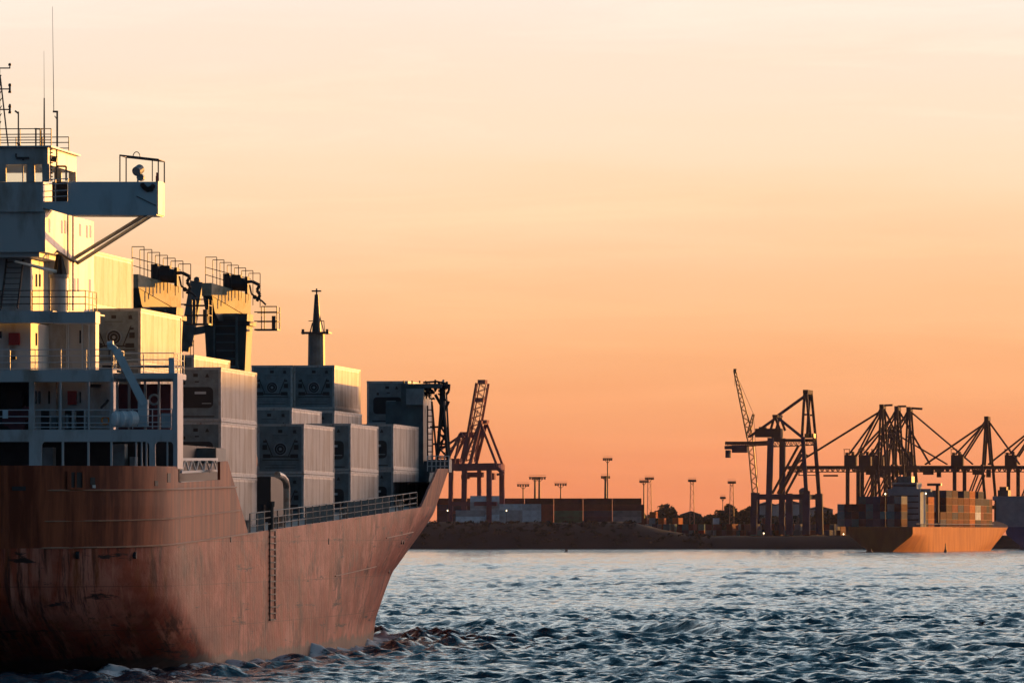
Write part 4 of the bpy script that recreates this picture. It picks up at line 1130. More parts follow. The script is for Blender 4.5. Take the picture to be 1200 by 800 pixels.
# riprap / low shore to the right
sh = MB(); xs = np.arange(100, 1400, 4.0); prof = [(3008, -1), (3012, .8), (3018, 2.2), (3024, 4.4), (3030, 5.3)]
for i, x in enumerate(xs):
    for j, (yy, zz) in enumerate(prof):
        nz_ = noise.noise(Vector((x * .15, yy * .2, 2))); sh.v.append((x, yy + nz_ * 2.5, zz + nz_ * .5))
    if i:
        for j in range(4): sh.f.append(((i - 1) * 5 + j, i * 5 + j, i * 5 + j + 1, (i - 1) * 5 + j + 1))
o = sh.build('shore_slope', M['earth']); tag(o, kind='structure')
xs = None
# scrub growing on the bank: many leaf clumps, one mass
def clump(mb, c, rad, n, flat=.75, size=.5, rg=rnd):
    for _ in range(n):
        while True:
            v = Vector((rg.uniform(-1, 1), rg.uniform(-1, 1), rg.uniform(-1, 1)))
            if .35 < v.length < 1: break
        p = Vector(c) + Vector((v.x * rad, v.y * rad, v.z * rad * flat)); s = size * rg.uniform(.6, 1.5)
        a = Vector((rg.uniform(-1, 1), rg.uniform(-1, 1), rg.uniform(-1, 1))).normalized(); b = a.orthogonal().normalized()
        mb.add([p + a * s, p + b * s * .8, p - a * s, p - b * s * .8], [(0, 1, 2, 3)])
sb = MB()
for i in range(420):
    x = rnd.uniform(-900, xe0 + 30) if i > 300 else rnd.uniform(-60, xe0 + 30); yy = rnd.uniform(2958, 3004)
    zb = interp(yy, [(2956, .8), (2962, 3.2), (2972, 6.5), (2984, 9.2), (2998, 10.9), (3014, 11)])
    if x > xe0: zb = min(zb, 5.5)
    clump(sb, (x, yy, zb), rnd.uniform(.8, 2.0), 26, .6, .45)
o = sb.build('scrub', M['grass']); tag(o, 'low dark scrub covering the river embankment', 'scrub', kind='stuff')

def tree(x, y_top, w_px, D, label, dens=1.0):
    k = FPX / D; base = W(x, 625, D); base.z = 5.2
    H = (HC + (HZ - y_top) / k) - base.z; wr = w_px / k / 2
    root = empty('broadleaf_tree', base, 0, label, 'tree', 'trees behind the terminal')
    tr = MB(); tr.tube((0, 0, 0), (0, 0, H * .5), wr * .09, 8, wr * .05)
    for i in range(6):
        a = i * 1.05; tr.tube((0, 0, H * .3), (math.cos(a) * wr * .5, math.sin(a) * wr * .5, H * .7), wr * .04, 6, wr * .015)
    tr.build('trunk', M['bark'], root)
    cr = MB(); rg = random.Random(int(x * 7))
    n = int(16 * dens) + int(wr)
    for i in range(n):
        a = rg.uniform(0, 6.28); rr = wr * math.sqrt(rg.random()) * .8; zc = H * (.25 + .6 * rg.random() * math.sqrt(max(0, 1 - (rr / wr) ** 2)))
        clump(cr, (math.cos(a) * rr, math.sin(a) * rr, zc), wr * rg.uniform(.2, .34) + .6, 110, .8, .55, rg)
    cr.build('crown', M['leaf'], root)
for x, yt, w, D, lb in ((770, 594, 22, 3180, 'left shoulder of the broad round tree, a smaller dome tree beside it'),
                        (783, 587, 44, 3200, 'broad round dark tree right of the red container wall'),
                        (751, 595, 26, 3190, 'low dark tree at the right end of the red container wall'),
                        (808, 597, 26, 3200, 'small tree under the lattice floodlight tower'),
                        (831, 601, 30, 3220, 'low wide tree in the dip of the treeline'),
                        (854, 585, 32, 3200, 'tall rounded tree left of the yellow lattice crane'),
                        (877, 589, 26, 3190, 'dark tree directly behind the foot of the yellow crane'),
                        (965, 592, 28, 3200, 'tree right of the blue gantry crane legs'),
                        (988, 594, 30, 3200, 'tree between the blue gantry crane and the dark ship stern')):
    tree(x, yt, w, D, lb)

wd = MB(); rg_ = random.Random(5)
for i in range(150):
    x = rg_.uniform(742, 1010); p = W(x, 611 - 8 * noise.noise(Vector((x * .05, 0, 3))) - rg_.uniform(0, 5), rg_.uniform(3225, 3260))
    for zz in np.arange(6, p.z, 3.0): clump(wd, (p.x, p.y, zz), rg_.uniform(3, 4.5), 46, .7, .75, rg_)
o = wd.build('distant_wood', M['leaf']); tag(o, 'dark far-off belt of trees behind the container yard', 'wood', kind='stuff')
# --- containers on the yard
cols = {'red': (.20, .035, .028), 'maroon': (.13, .028, .03), 'navy': (.025, .04, .10), 'white': (.72, .80, .86), 'green': (.03, .16, .10), 'teal': (.04, .18, .22), 'orange': (.50, .14, .04), 'grey': (.25, .27, .28)}
cols = {k_: tuple(v * .85 for v in c_) for k_, c_ in cols.items()}
for k_, c_ in cols.items(): M['box_' + k_] = mat('container_' + k_, c_, .6, var=tuple(v * .6 for v in c_), scale=.35, lo=.3, hi=.6, perobj=.45)
def boxmesh():
    m = MB(); m.box(0, CL, .03, CW - .03, .03, CH - .03)
    for i in range(20):
        x = .2 + (CL - .4) * (i + .5) / 20
        m.box(x - .14, x + .14, -.0, .03, .15, CH - .15)
    for x in (0, CL - .16):
        for y in (0, CW - .16): m.box(x - .01, x + .17, y - .01, y + .17, 0, CH)
    for y in (-.01, CW - .13): m.box(.16, CL - .16, y, y + .14, CH - .14, CH); m.box(.16, CL - .16, y, y + .14, 0, .16)
    return m
_bm = boxmesh()
bmesh_ = {c: None for c in cols}
def yard_box(c, loc, rz, label, group):
    if bmesh_[c] is None:
        bmesh_[c] = _bm.mesh('container_' + c, M['box_' + c])
    o = bpy.data.objects.new('shipping_container', bmesh_[c]); COL.objects.link(o); o.location = loc; o.rotation_euler.z = rz
    return tag(o, label, 'shipping container', group)
k3 = FPX / 3060
ztopw = HC + (HZ - 583.5) / k3
names = {'red': 'red', 'maroon': 'dark maroon', 'navy': 'navy blue', 'white': 'pale grey-white', 'green': 'green', 'teal': 'teal', 'orange': 'orange', 'grey': 'grey'}
for c_ in range(7):
    x0 = 512 + c_ * 34.3
    for r_ in range(4):
        col = rnd.choice(['maroon', 'red', 'maroon', 'red', 'red'])
        if c_ == 0: col = 'navy' if r_ else 'maroon'
        if c_ == 3 and r_ < 4: col = ['maroon', 'red', 'red', 'red'][r_]
        if c_ == 4 and r_ >= 2: col = 'green'
        if c_ == 5 and r_ >= 2: col = 'navy'
        if c_ == 2 and r_ > 0: col = 'navy'
        if c_ == 6 and r_ >= 2: col = 'grey'
        p = W(x0, 600, 3060)
        yard_box(col, (p.x, 3060, ztopw - (r_ + 1) * 2.6), 0, '%s container in the long dark wall of containers on the far bank' % names[col], 'containers in the long wall on the far bank: ' + names[col])
    # a lower filler tier on the ground
for c_ in range(7):
    p = W(512 + c_ * 34.3, 600, 3061)
    for r_ in (4,):
        yard_box('maroon', (p.x, 3061, ztopw - 5 * 2.6), 0, 'dark maroon container at the foot of the long container wall', 'bottom tier of the container wall')
p = W(737, 600, 3075)
for r_ in range(4): yard_box('maroon', (p.x - 6, 3070, ztopw - 2.6 * (r_ + 2)), 0, 'dark maroon container of the lower end stack of the container wall', 'end stack of the container wall')
for c_, (x0, tiers, off) in enumerate(((534, 3, 0), (551, 5, 1), (578, 4, 0), (600, 4, 0))):
    for r_ in range(tiers):
        p = W(x0, 600, 3036)
        yard_box('white', (p.x, 3036 + .3 * c_, 11 - 1.6 + r_ * 2.6 - (1.0 if off == 0 else .2)), R(rnd.uniform(-.4, .4)), 'pale grey-white container of the light block in front of the dark container wall', 'pale containers on the far bank')
# jumble of boxes on the lower yard
rn = random.Random(21)
jb = [(745, 612, 'white'), (758, 606, 'red'), (763, 613, 'grey'), (768, 604, 'orange'), (778, 611, 'orange'), (784, 616, 'teal'), (795, 608, 'orange'), (800, 613, 'red'), (806, 616, 'teal'), (812, 613, 'red'), (790, 614, 'teal'),
      (843, 612, 'white'), (846, 619, 'red'), (858, 616, 'red'), (866, 617, 'grey'), (872, 619, 'maroon'), (892, 616, 'white'), (905, 618, 'red'), (915, 617, 'navy'), (921, 613, 'red'), (930, 619, 'maroon'), (938, 616, 'grey'), (962, 614, 'red'), (972, 615, 'red'),
      (955, 619, 'navy'), (978, 619, 'grey'), (745, 619, 'navy'), (825, 619, 'teal'), (834, 618, 'maroon'), (886, 619, 'navy'), (948, 619, 'maroon'), (985, 618, 'maroon'), (925, 619, 'orange'), (900, 612, 'maroon'), (752, 619, 'maroon'), (770, 619, 'navy')]
for x, y, c in jb:
    D = rn.uniform(3055, 3110); p = W(x, y, D); tiers = max(1, round((p.z - 5.2 + 1) / 2.6))
    for r_ in range(tiers):
        cc = c if r_ == tiers - 1 else rn.choice(['maroon', 'navy', 'red', 'grey', 'teal'])
        yard_box(cc, (p.x, D, 5.22 + r_ * 2.6), R(rn.choice([84, 80, 76, 90])), '%s container in the mixed yard between the red wall and the ships' % names[cc], 'mixed yard containers: ' + names[cc])

# --- buildings
M['shed'] = mat('pale_shed', (.42, .46, .50), .6, var=(.3, .32, .34), scale=.1)
M['roof_grey'] = mat('dark_roof', (.10, .11, .12), .7)
def shed(x0, x1, ytop, D, dep, label, mm='shed', name='warehouse'):
    p0 = W(x0, ytop, D); p1 = W(x1, ytop, D); root = empty(name, ((p0.x + p1.x) / 2, D, 5.2), 0, label, 'building')
    w = (p1.x - p0.x) / 2; H = p0.z - 5.2
    m = MB(); m.box(-w, w, 0, dep, 0, H - 1.0)
    for i in range(int(w * 2 / 2.2)): m.box(-w + i * 2.2, -w + i * 2.2 + .3, -.12, 0, .3, H - 1.2)
    m.build('wall', M[mm], root)
    m = MB(); m.prism([(-w - .4, H - 1), (w + .4, H - 1), (0, H + .6)], 'y', -.5, dep + .5); m.build('roof', M['roof_grey'], root)
    m = MB(); m.box(-w * .3, w * .15, -.2, -.02, 0, H * .55); m.build('door', M['roof_grey'], root)
shed(888, 910, 589, 3250, 40, 'pale building behind the foot of the yellow lattice crane')
shed(911, 945, 588, 3300, 40, 'pale warehouse behind the legs of the blue gantry crane')
shed(946, 976, 594, 3260, 30, 'low grey shed right of the round silo', 'shed')
shed(798, 822, 600, 3240, 26, 'dark low building beneath the lattice floodlight tower', 'roof_grey')
shed(1005, 1060, 588, 3300, 40, 'dark shed beneath the cluster of cranes', 'roof_grey')
# silo
p = W(942, 571, 3230); root = empty('silo', (p.x, 3230, 5.2), 0, 'dark round topped silo behind the blue gantry crane', 'silo')
m = MB(); m.tube((0, 0, 0), (0, 0, p.z - 5.2 - 2), 2.1, 20); m.build('tank', M['roof_grey'], root)
m = MB()
for i in range(5):
    t0, t1 = i / 5 * math.pi / 2, (i + 1) / 5 * math.pi / 2; h0 = p.z - 7.2
    m.tube((0, 0, h0 + 2 * math.sin(t0)), (0, 0, h0 + 2 * math.sin(t1)), 2.3 * math.cos(t0), 20, max(.05, 2.3 * math.cos(t1)))
m.build('dome', M['roof_grey'], root)

# --- floodlight masts
M['mast'] = mat('floodlight_mast', (.10, .07, .07), .6)
M['mast_o'] = mat('lattice_tower_paint', (.40, .16, .09), .6)
def flood(x, y, D, label, lattice=False, w=5.5, second=None, r=.32):
    p = W(x, y, D); H = p.z - 5.2; root = empty('floodlight_mast', (p.x, D, 5.2), 0, label, 'floodlight mast')
    m = MB(); mm = M['mast_o'] if lattice else M['mast']
    if lattice:
        for sx in (-1, 1):
            for sy in (-1, 1): m.tube((sx * 1.1, sy * 1.1, 0), (sx * .65, sy * .65, H), .13, 5)
        n = int(H / 1.8)
        for i in range(n):
            z0 = H * i / n; z1 = H * (i + 1) / n; w0 = 1.1 - .45 * i / n
            s_ = 1 if i % 2 else -1; m.tube((-s_ * w0, -w0, z0), (s_ * w0, -w0, z1), .08, 4); m.tube((-w0, s_ * w0, z0), (-w0, -s_ * w0, z1), .08, 4); m.tube((w0, s_ * w0, z0), (w0, -s_ * w0, z1), .08, 4)
    else: m.tube((0, 0, 0), (0, 0, H), r * 1.3, 10, r * .7)
    m.build('pole', mm, root)
    def head(z, w):
        m = MB(); m.box(-w / 2, w / 2, -.9, .9, z - .25, z + .05)
        for zz in (.7,): m.path([(-w / 2, -.9, z + zz), (w / 2, -.9, z + zz)], .06, 4)
        m.build('platform', mm, root)
        m = MB()
        for i in range(5):
            xx = -w / 2 + w * (i + .5) / 5
            m.box(xx - .36, xx + .36, -1.3, -.8, z - 1.1, z - .3)
        m.tube((-w * .38, 0, z - .3), (0, 0, z - 2.2), .12, 5); m.tube((w * .38, 0, z - .3), (0, 0, z - 2.2), .12, 5)
        m.build('lamp_bank', M['black'], root)
    head(H, w)
    if second: head(W(x, second, D).z - 5.2, w * .8)
flood(613, 567, 3150, 'thin single floodlight mast furthest left above the container wall')
flood(627, 558.5, 3150, 'left pole of the close pair of floodlight masts', r=.55); flood(632, 558.5, 3165, 'right pole of the close pair of floodlight masts', w=6, r=.55)
flood(657, 566, 3150, 'single floodlight mast between the close pair and the tallest mast')
flood(712, 536.5, 3110, 'tallest floodlight mast with a high double crossarm', w=4.2)
flood(709.5, 557.5, 3140, 'pale shorter floodlight mast standing just behind the tallest one', w=4.0, r=.6)
flood(754.5, 562.5, 3130, 'dark pole floodlight mast beside the orange lattice tower near the wall end', w=4)
flood(761, 559, 3160, 'orange lattice floodlight tower right next to a dark pole mast', True, 4)
flood(811, 561.5, 3160, 'orange lattice floodlight tower standing alone above the small tree', True, 3.6)
flood(857.5, 563.5, 3160, 'orange lattice floodlight tower left of the yellow crane', True, 3.6)
flood(847, 581.5, 3260, 'tiny far floodlight mast peeping over the tall tree', w=2.4, r=.2)

# --- ship-to-shore gantry cranes
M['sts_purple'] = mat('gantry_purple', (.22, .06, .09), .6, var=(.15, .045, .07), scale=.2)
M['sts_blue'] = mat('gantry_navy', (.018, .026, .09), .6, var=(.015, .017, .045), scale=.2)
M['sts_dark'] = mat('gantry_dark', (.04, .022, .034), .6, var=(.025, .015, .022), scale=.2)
M['sts_lightblue'] = mat('gantry_house', (.07, .06, .10), .6)
M['yellow'] = mat('yellow_lattice', (.55, .26, .04), .5, var=(.40, .16, .03), scale=.3)
def gantry(label, D, xc, yaw, mm, parts, mats={}, cat='gantry crane', name='gantry_crane', half=8.0, thick=1.2):
    k = FPX / D; o_ = W(xc, 625, D)
    root = empty(name, (o_.x, D, 5.3), yaw, label, cat, None)
    def P(x, y, w): return Vector(((x - xc) / k, w, max(-.0, HC + (HZ - y) / k - 5.3)))
    for pname, segs in parts:
        base = pname.split('.')[0]
        m = MB()
        for sg in segs:
            ty = sg[0]
            if ty in 'bnfmc': sg = sg[:-1] + (sg[-1] * thick,)
            if ty == 'w': sg = sg[:-1] + (sg[-1] * 1.3,)
            if ty == 'b':            # beam both frames: x0,y0,x1,y1,thick
                _, x0, y0, x1, y1, t = sg
                for w in (-half, half): m.beam(P(x0, y0, w), P(x1, y1, w), t, t, (0, 1, 0))
            elif ty in ('n', 'f', 'm'):
                _, x0, y0, x1, y1, t = sg; w = {'n': -half, 'f': half, 'm': 0}[ty]; m.beam(P(x0, y0, w), P(x1, y1, w), t, t, (0, 1, 0))
            elif ty == 'c':          # cross member along depth
                _, x, y, t = sg; m.beam(P(x, y, -half), P(x, y, half), t, t)
            elif ty == 'x':          # box
                _, x0, y0, x1, y1, w0, w1 = sg; a = P(x0, y1, 0); b = P(x1, y0, 0); m.box(a.x, b.x, w0, w1, a.z, b.z)
            elif ty == 'w':          # wire
                _, x0, y0, x1, y1, t = sg
                for w in (-2.4, 2.4): m.tube(P(x0, y0, w), P(x1, y1, w), t, 5)
            elif ty == 'l':          # lattice girder x0,y0,x1,y1,height,bays
                _, x0, y0, x1, y1, hgt, nb = sg
                for w in (-2.6, 2.6):
                    a = P(x0, y0, w); b = P(x1, y1, w); upv = (b - a).normalized().cross(Vector((0, 1, 0))).normalized() * -hgt
                    m.beam(a, b, .45, .45); m.beam(a + upv, b + upv, .35, .35)
                    for i in range(nb):
                        c0_ = a.lerp(b, i / nb); c1_ = a.lerp(b, (i + 1) / nb); cm = a.lerp(b, (i + .5) / nb) + upv
                        m.beam(c0_, cm, .25, .25); m.beam(cm, c1_, .25, .25)
                for i in range(nb + 1):
                    c0_ = P(x0, y0, -2.6).lerp(P(x1, y1, -2.6), i / nb); m.beam(c0_, c0_ + Vector((0, 5.2, 0)), .25, .25)
        m.build(base, M[mats.get(pname, mm)], root)
    return root
G = 643
# left crane, boom raised
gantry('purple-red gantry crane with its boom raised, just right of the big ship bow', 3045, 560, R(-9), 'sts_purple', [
    ('leg', [('n', 532, 547, 531, 626, 1.5), ('f', 540, 547, 539, 626, 1.5), ('c', 535, 600, 1.2)]),
    ('leg', [('n', 548, 547, 547, 626, 1.7), ('f', 558, 547, 558, 626, 1.4)]),
    ('leg', [('n', 577, 547, 577, 626, 1.7), ('f', 585, 547, 585, 626, 1.7)]),
    ('portal_beam', [('b', 530, 547.5, 586, 546.5, 2.4), ('c', 530, 547, 2), ('c', 585, 547, 2), ('b', 530, 590, 586, 590, 1.4)]),
    ('boom', [('l', 545, 540, 561, 449, 3.4, 9), ('n', 546, 540, 562, 449, .8), ('f', 553, 540, 569, 449, .8)]),
    ('boom_tip', [('x', 561, 445, 570, 450, -3, 3), ('x', 558, 466, 567, 471, -3, 3)]),
    ('apex_frame', [('b', 566.5, 495, 554, 545, 1.0), ('b', 566.5, 495, 586, 545, .8), ('c', 566, 495, 1.2), ('x', 563, 492, 572, 496, -3, 3), ('b', 566, 495, 545, 545, .7)]),
    ('fore_frame', [('b', 543, 508, 529, 536, .9), ('b', 543, 508, 547, 513, .9), ('b', 543, 509, 535, 545, .7), ('x', 540, 506, 556, 513, -3, 3), ('b', 554, 512, 546, 545, .8)]),
    ('forestay', [('w', 515, 527, 543, 508, .22), ('w', 520, 532, 545, 512, .18), ('w', 551, 508, 559, 480, .15)]),
    ('machinery_house', [('x', 530, 537, 540, 547, -4, 4), ('x', 546, 553, 566, 559, -3, 3), ('x', 541, 556, 550, 561, -2, 2)]),
    ('boom_end', [('n', 586, 548, 594, 555, 1.2), ('n', 586, 556, 594, 555, .8), ('x', 575, 554, 580, 562, -2, 2)]),
])
# middle crane with lowered boom
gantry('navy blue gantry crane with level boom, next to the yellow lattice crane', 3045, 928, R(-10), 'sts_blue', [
    ('leg', [('n', 906, 513, 903, 626, 2.0), ('f', 914, 513, 913, 626, 2.0)]),
    ('leg', [('n', 944, 512, 948, 578, 1.3), ('n', 948, 578, 948, 626, 2.4)]),
    ('leg', [('f', 952, 512, 957, 578, 1.3), ('f', 957, 578, 958, 626, 2.4)]),
    ('leg', [('n', 887, 577, 886, 626, 2.2)]), ('leg', [('n', 928, 578, 928, 626, 2.2)]),
    ('portal_beam', [('n', 886, 582, 950, 582, 1.9), ('f', 912, 582, 957, 582, 1.7), ('c', 948, 582, 1.6), ('c', 905, 582, 1.6), ('x', 945, 575, 952, 584, -9, -7), ('x', 954, 578, 961, 588, 7, 9)]),
    ('boom', [('l', 850, 519.5, 905, 516.5, 1.5, 12), ('x', 850, 517, 905, 520.5, -2.6, -1.8), ('x', 850, 517, 905, 520.5, 1.8, 2.6), ('l', 905, 516.5, 955, 514.5, 2.4, 8), ('x', 905, 514, 955, 517.5, -2.6, -1.8)]),
    ('trolley', [('x', 858, 521, 876, 530, -3, 3), ('x', 850, 527, 855, 536, -2, 2), ('x', 849, 522, 860, 526, -2, 2)]),
    ('machinery_house', [('x', 886, 502, 916, 512, -4, 4), ('x', 890, 500, 897, 503, -3, 3), ('x', 905, 510, 916, 515, -3, 3)]),
    ('apex_mast', [('b', 946, 460, 943, 512, .9), ('b', 948, 460, 953, 512, .9), ('c', 947, 460, 1.2), ('x', 944, 457, 950, 461, -8, 8), ('b', 944, 486, 950, 486, .6)]),
    ('short_mast', [('b', 910.5, 488, 906, 504, .8), ('b', 911, 488, 917, 504, .8), ('x', 908, 486, 914, 489, -8, 8)]),
    ('brace', [('b', 939, 522, 908, 578, .8), ('b', 943, 532, 918, 578, .8)]),
    ('forestay', [('w', 946, 462, 911, 487, .33), ('w', 910, 489, 877, 512, .3), ('w', 911, 489, 941, 513, .35)]),
    ('cab', [('x', 944, 508, 955, 513, -3, 3)]),
], {'cab': 'yellow', 'apex_mast': 'sts_dark', 'boom': 'sts_dark', 'short_mast': 'sts_dark', 'machinery_house': 'sts_dark', 'brace': 'sts_dark'})
# yellow lattice crawler crane
def lattice_crane():
    D = 3090; k = FPX / D; xc = 884; o_ = W(xc, 625, D)
    root = empty('crawler_crane', (o_.x, D, 5.2), 0, 'yellow lattice boom crane leaning left behind the navy gantry', 'crane')
    P = lambda x, y, w=0: Vector(((x - xc) / k, w, HC + (HZ - y) / k - 5.2))
    def lat(p, q, w0, w1, nb, name):
        m = MB(); d = (q - p).normalized(); a = d.cross(Vector((0, 1, 0))).normalized(); b = Vector((0, 1, 0))
        for sa in (-1, 1):
            for sb_ in (-1, 1): m.tube(p + (a * sa + b * sb_) * w0, q + (a * sa + b * sb_) * w1, .27, 5)
        for i in range(nb):
            c0_ = p.lerp(q, i / nb); c1_ = p.lerp(q, (i + 1) / nb); u0 = w0 + (w1 - w0) * i / nb; u1 = w0 + (w1 - w0) * (i + 1) / nb; s_ = 1 if i % 2 else -1
            for sb_ in (-1, 1): m.tube(c0_ + a * s_ * u0 + b * sb_ * u0, c1_ - a * s_ * u1 + b * sb_ * u1, .17, 4); m.tube(c0_ + b * s_ * u0 + a * sb_ * u0, c1_ - b * s_ * u1 + a * sb_ * u1, .11, 4)
        m.build(name, M['yellow'], root)
    lat(P(885, 580), P(879, 513), 1.15, 1.1, 12, 'tower'); lat(P(879, 513), P(861, 434), 1.3, .45, 16, 'jib'); lat(P(877, 509), P(883, 485), .7, .35, 6, 'luffing_strut')
    m = MB(); m.tube(P(861, 434), P(883, 485), .08, 4); m.tube(P(883, 485), P(888, 560), .08, 4); m.tube(P(861, 437), P(861, 452), .07, 4); m.box(P(859.5, 0).x, P(863, 0).x, -.5, .5, P(0, 437).z, P(0, 432).z); m.build('luffing_wire', M['black'], root)
    m = MB(); a = P(880, 620); b = P(890, 577); m.box(a.x, b.x, -2, 2, 2, b.z); m.box(a.x - 2, b.x + 2, -3, 3, 0, 2.5); m.build('base', M['sts_blue'], root)
lattice_crane()

def far_gantry(label, D, portal, apex, boom_x, mm='sts_dark', left=True, extra=()):
    px0, px1 = portal; ax, ay = apex; xc = (px0 + ax) / 2
    parts = [
        ('leg', [('n', px0, 547, px0, 626, 1.5)]), ('leg', [('f', px0 + 9, 547, px0 + 9, 626, 1.5)]),
        ('leg', [('n', ax - 5, 544, ax - 1, 590, 1.1), ('n', ax - 1, 590, ax - 1, 626, 1.5)]), ('leg', [('f', ax + 5, 544, ax + 9, 590, 1.1), ('f', ax + 9, 590, ax + 9, 626, 1.5)]),
        ('portal_beam', [('n', px0, 594, ax, 594, 1.5), ('f', px0 + 9, 594, ax + 9, 594, 1.5), ('c', px0, 594, 1.3), ('c', ax, 594, 1.3)]),
        ('boom', [('l', boom_x[0], 546.5, boom_x[1], 546.5, 2.2, int((boom_x[1] - boom_x[0]) / 6)), ('x', boom_x[0], 545.5, boom_x[1], 549.5, -2.9, -2), ('x', boom_x[0], 545.5, boom_x[1], 549.5, 2, 2.9)]),
        ('machinery_house', [('x', px0 - 5, 533, px0 + 9, 546, -4, 4), ('x', px0 - 4, 530, px0 - 1, 533, -2, 2), ('x', px0 + 3, 529, px0 + 6, 533, -2, 2)]),
        ('railing', [('n', px0 - 5, 526.5, px0 + 3, 526.5, .25), ('n', px0 - 4, 533, px0 - 4, 526.5, .25), ('n', px0 + 2, 533, px0 + 2, 526.5, .25)]),
        ('apex_mast', [('b', ax - .5, ay, ax - 4, 545, .85), ('b', ax + .5, ay, ax + 5, 545, .85), ('x', ax - 2.5, ay - 2, ax + 2.5, ay + 3, -8, 8), ('b', ax - 3, (ay + 545) / 2, ax + 3, (ay + 545) / 2, .5)]),
        ('backstay_frame', [('b', ax - 1, ay + 3, px0 + (ax - px0) * .25, 535, .7)]),
        ('brace', [('b', ax - 12, 556, px0 + 12, 590, .6), ('b', ax - 4, 556, px0 + 18, 592, .6)]),
        ('forestay', [('w', ax, ay + 4, boom_x[0] + 8, 544, .25), ('w', ax, ay + 3, px0, 532, .22), ('w', ax + 2, ay + 4, boom_x[1] - 10, 544, .25)]),
        ('trolley', [('x', px0 + 20, 550, px0 + 32, 556, -2.5, 2.5), ('x', px0 + 36, 550, px0 + 41, 559, -2, 2)]),
    ]
    parts += list(extra)
    return gantry(label, D, xc, R(-7), mm, parts, thick=1.05)
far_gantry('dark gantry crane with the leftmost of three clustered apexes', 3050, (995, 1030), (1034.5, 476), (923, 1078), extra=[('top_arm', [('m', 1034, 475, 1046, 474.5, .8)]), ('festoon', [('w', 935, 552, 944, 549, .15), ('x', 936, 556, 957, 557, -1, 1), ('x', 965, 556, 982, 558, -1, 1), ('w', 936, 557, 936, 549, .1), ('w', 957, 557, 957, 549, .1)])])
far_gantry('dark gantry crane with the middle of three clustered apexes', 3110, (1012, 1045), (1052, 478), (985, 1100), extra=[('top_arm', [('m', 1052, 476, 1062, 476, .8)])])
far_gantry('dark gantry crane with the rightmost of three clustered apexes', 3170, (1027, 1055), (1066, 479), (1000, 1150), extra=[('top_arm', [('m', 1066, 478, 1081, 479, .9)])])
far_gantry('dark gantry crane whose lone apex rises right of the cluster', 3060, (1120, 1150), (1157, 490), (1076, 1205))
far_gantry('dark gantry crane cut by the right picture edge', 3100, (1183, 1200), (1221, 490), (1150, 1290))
far_gantry('further dark gantry crane behind the pale ship bridge', 3240, (1062, 1075), (1044, 502), (1040, 1120))

# ------------------------------------------------------------------ moored ships on the far side
M['far_orange'] = mat('faded_orange_hull', (.33, .105, .036), .6, var=(.22, .06, .024), scale=.25, stretch=(1, 1, .3), lo=.35, hi=.62)
M['far_navy'] = mat('dark_stern_hull', (.035, .035, .05), .6)
M['far_blue'] = mat('blue_hull', (.025, .07, .22), .5, var=(.02, .05, .15), scale=.2)
def far_ship(xs_, D, hd, Lh, HBf, zdeck, zbow, hullmat, label, transom_x):
    """simple loft: transom at stern, flared bow"""
    p = W(transom_x, HZ, D); root = empty('container_ship', (p.x, D, 0), math.pi / 2 - R(hd), label, 'ship')
    m = MB(); stn = [0, .5, 2, 4, 6, 10, 14, 18, 24, 30, 36, 48, 60] + [Lh * f_ for f_ in (.3, .4, .5, .55, .6, .65, .7, .74, .78, .82, .85, .88, .91, .93, .95, .97, .985, 1)]
    rows = 13
    for side in (1, -1):
        vs = []
        for a in stn:
            top = zdeck + (zbow - zdeck) * max(0, (a / Lh - .86) / .14) ** 1.2
            for j in range(rows):
                t = j / (rows - 1); z = -1 + (top + 1) * t
                zz = max(0, min(1, z / zdeck)); fl_ = interp(zz, [(0, .66), (.4, .78), (1, .93)])
                u = max(0, (a / Lh - fl_ * .72) / (1 - fl_ * .72)); ee = a * (1 - .06 * (1 - zz)) if a > Lh * .5 else a
                b = HBf * (1 - u ** (2.0 + 1.8 * zz)); st_b = interp(a, [(0, .35 + .65 * min(1, zz * 1.5)), (34, 1)])
                vs.append((ee, -side * b * st_b, z))
        n = rows; fs = []
        for i in range(len(stn) - 1):
            for j in range(rows - 1): fs.append((i * n + j, (i + 1) * n + j, (i + 1) * n + j + 1, i * n + j + 1))
        m.add(vs, fs)
    n0 = rows * len(stn)
    for j in range(rows - 1): m.f.append((j, j + 1, n0 + j + 1, n0 + j))
    for i in range(len(stn) - 1): m.f.append((i * rows + rows - 1, (i + 1) * rows + rows - 1, n0 + (i + 1) * rows + rows - 1, n0 + i * rows + rows - 1))
    m.build('hull', M[hullmat], root, smooth=True).data.set_sharp_from_angle(angle=R(32))
    return root
HD = 13.0
AS = R(HD); fsD = 2500.0; fsx = 1032; kS = FPX / fsD
fs1 = far_ship(None, fsD, HD, 250, 11.2, 8.6, 11.0, 'far_orange', 'moored ship with sunlit orange bow and shaded stern under the cranes', fsx)
fs_p = fs1.location.copy(); U2 = Vector((math.sin(AS), math.cos(AS), 0)); S2 = Vector((math.cos(AS), -math.sin(AS), 0))
def FB(x0, x1, y0, y1, a0, a1, mm, name, root, D=fsD, ang=AS, org=None):
    """box on far ship given by photo columns on its aft face"""
    Y = D + a0 * math.cos(ang); k = FPX / Y
    ox = root.location.x + a0 * math.sin(ang)
    m = MB(); c0_ = ((x0 - 600) / k - ox) / math.cos(ang); c1_ = ((x1 - 600) / k - ox) / math.cos(ang)
    m.box(a0, a1, -c1_, -c0_, HC + (HZ - y1) / k, HC + (HZ - y0) / k); return m.build(name, M[mm], root)
M['far_house'] = mat('far_bridge_paint', (.24, .29, .34), .6, var=(.17, .21, .25), scale=.3)
fs_house = FB(1041, 1078, 573, 620, 22, 34, 'far_house', 'superstructure', fs1)
FB(1046, 1074, 565, 573, 23, 33, 'far_house', 'bridge', fs1)
FB(1040, 1090, 572.5, 576, 24, 27, 'far_house', 'bridge_wing', fs1)
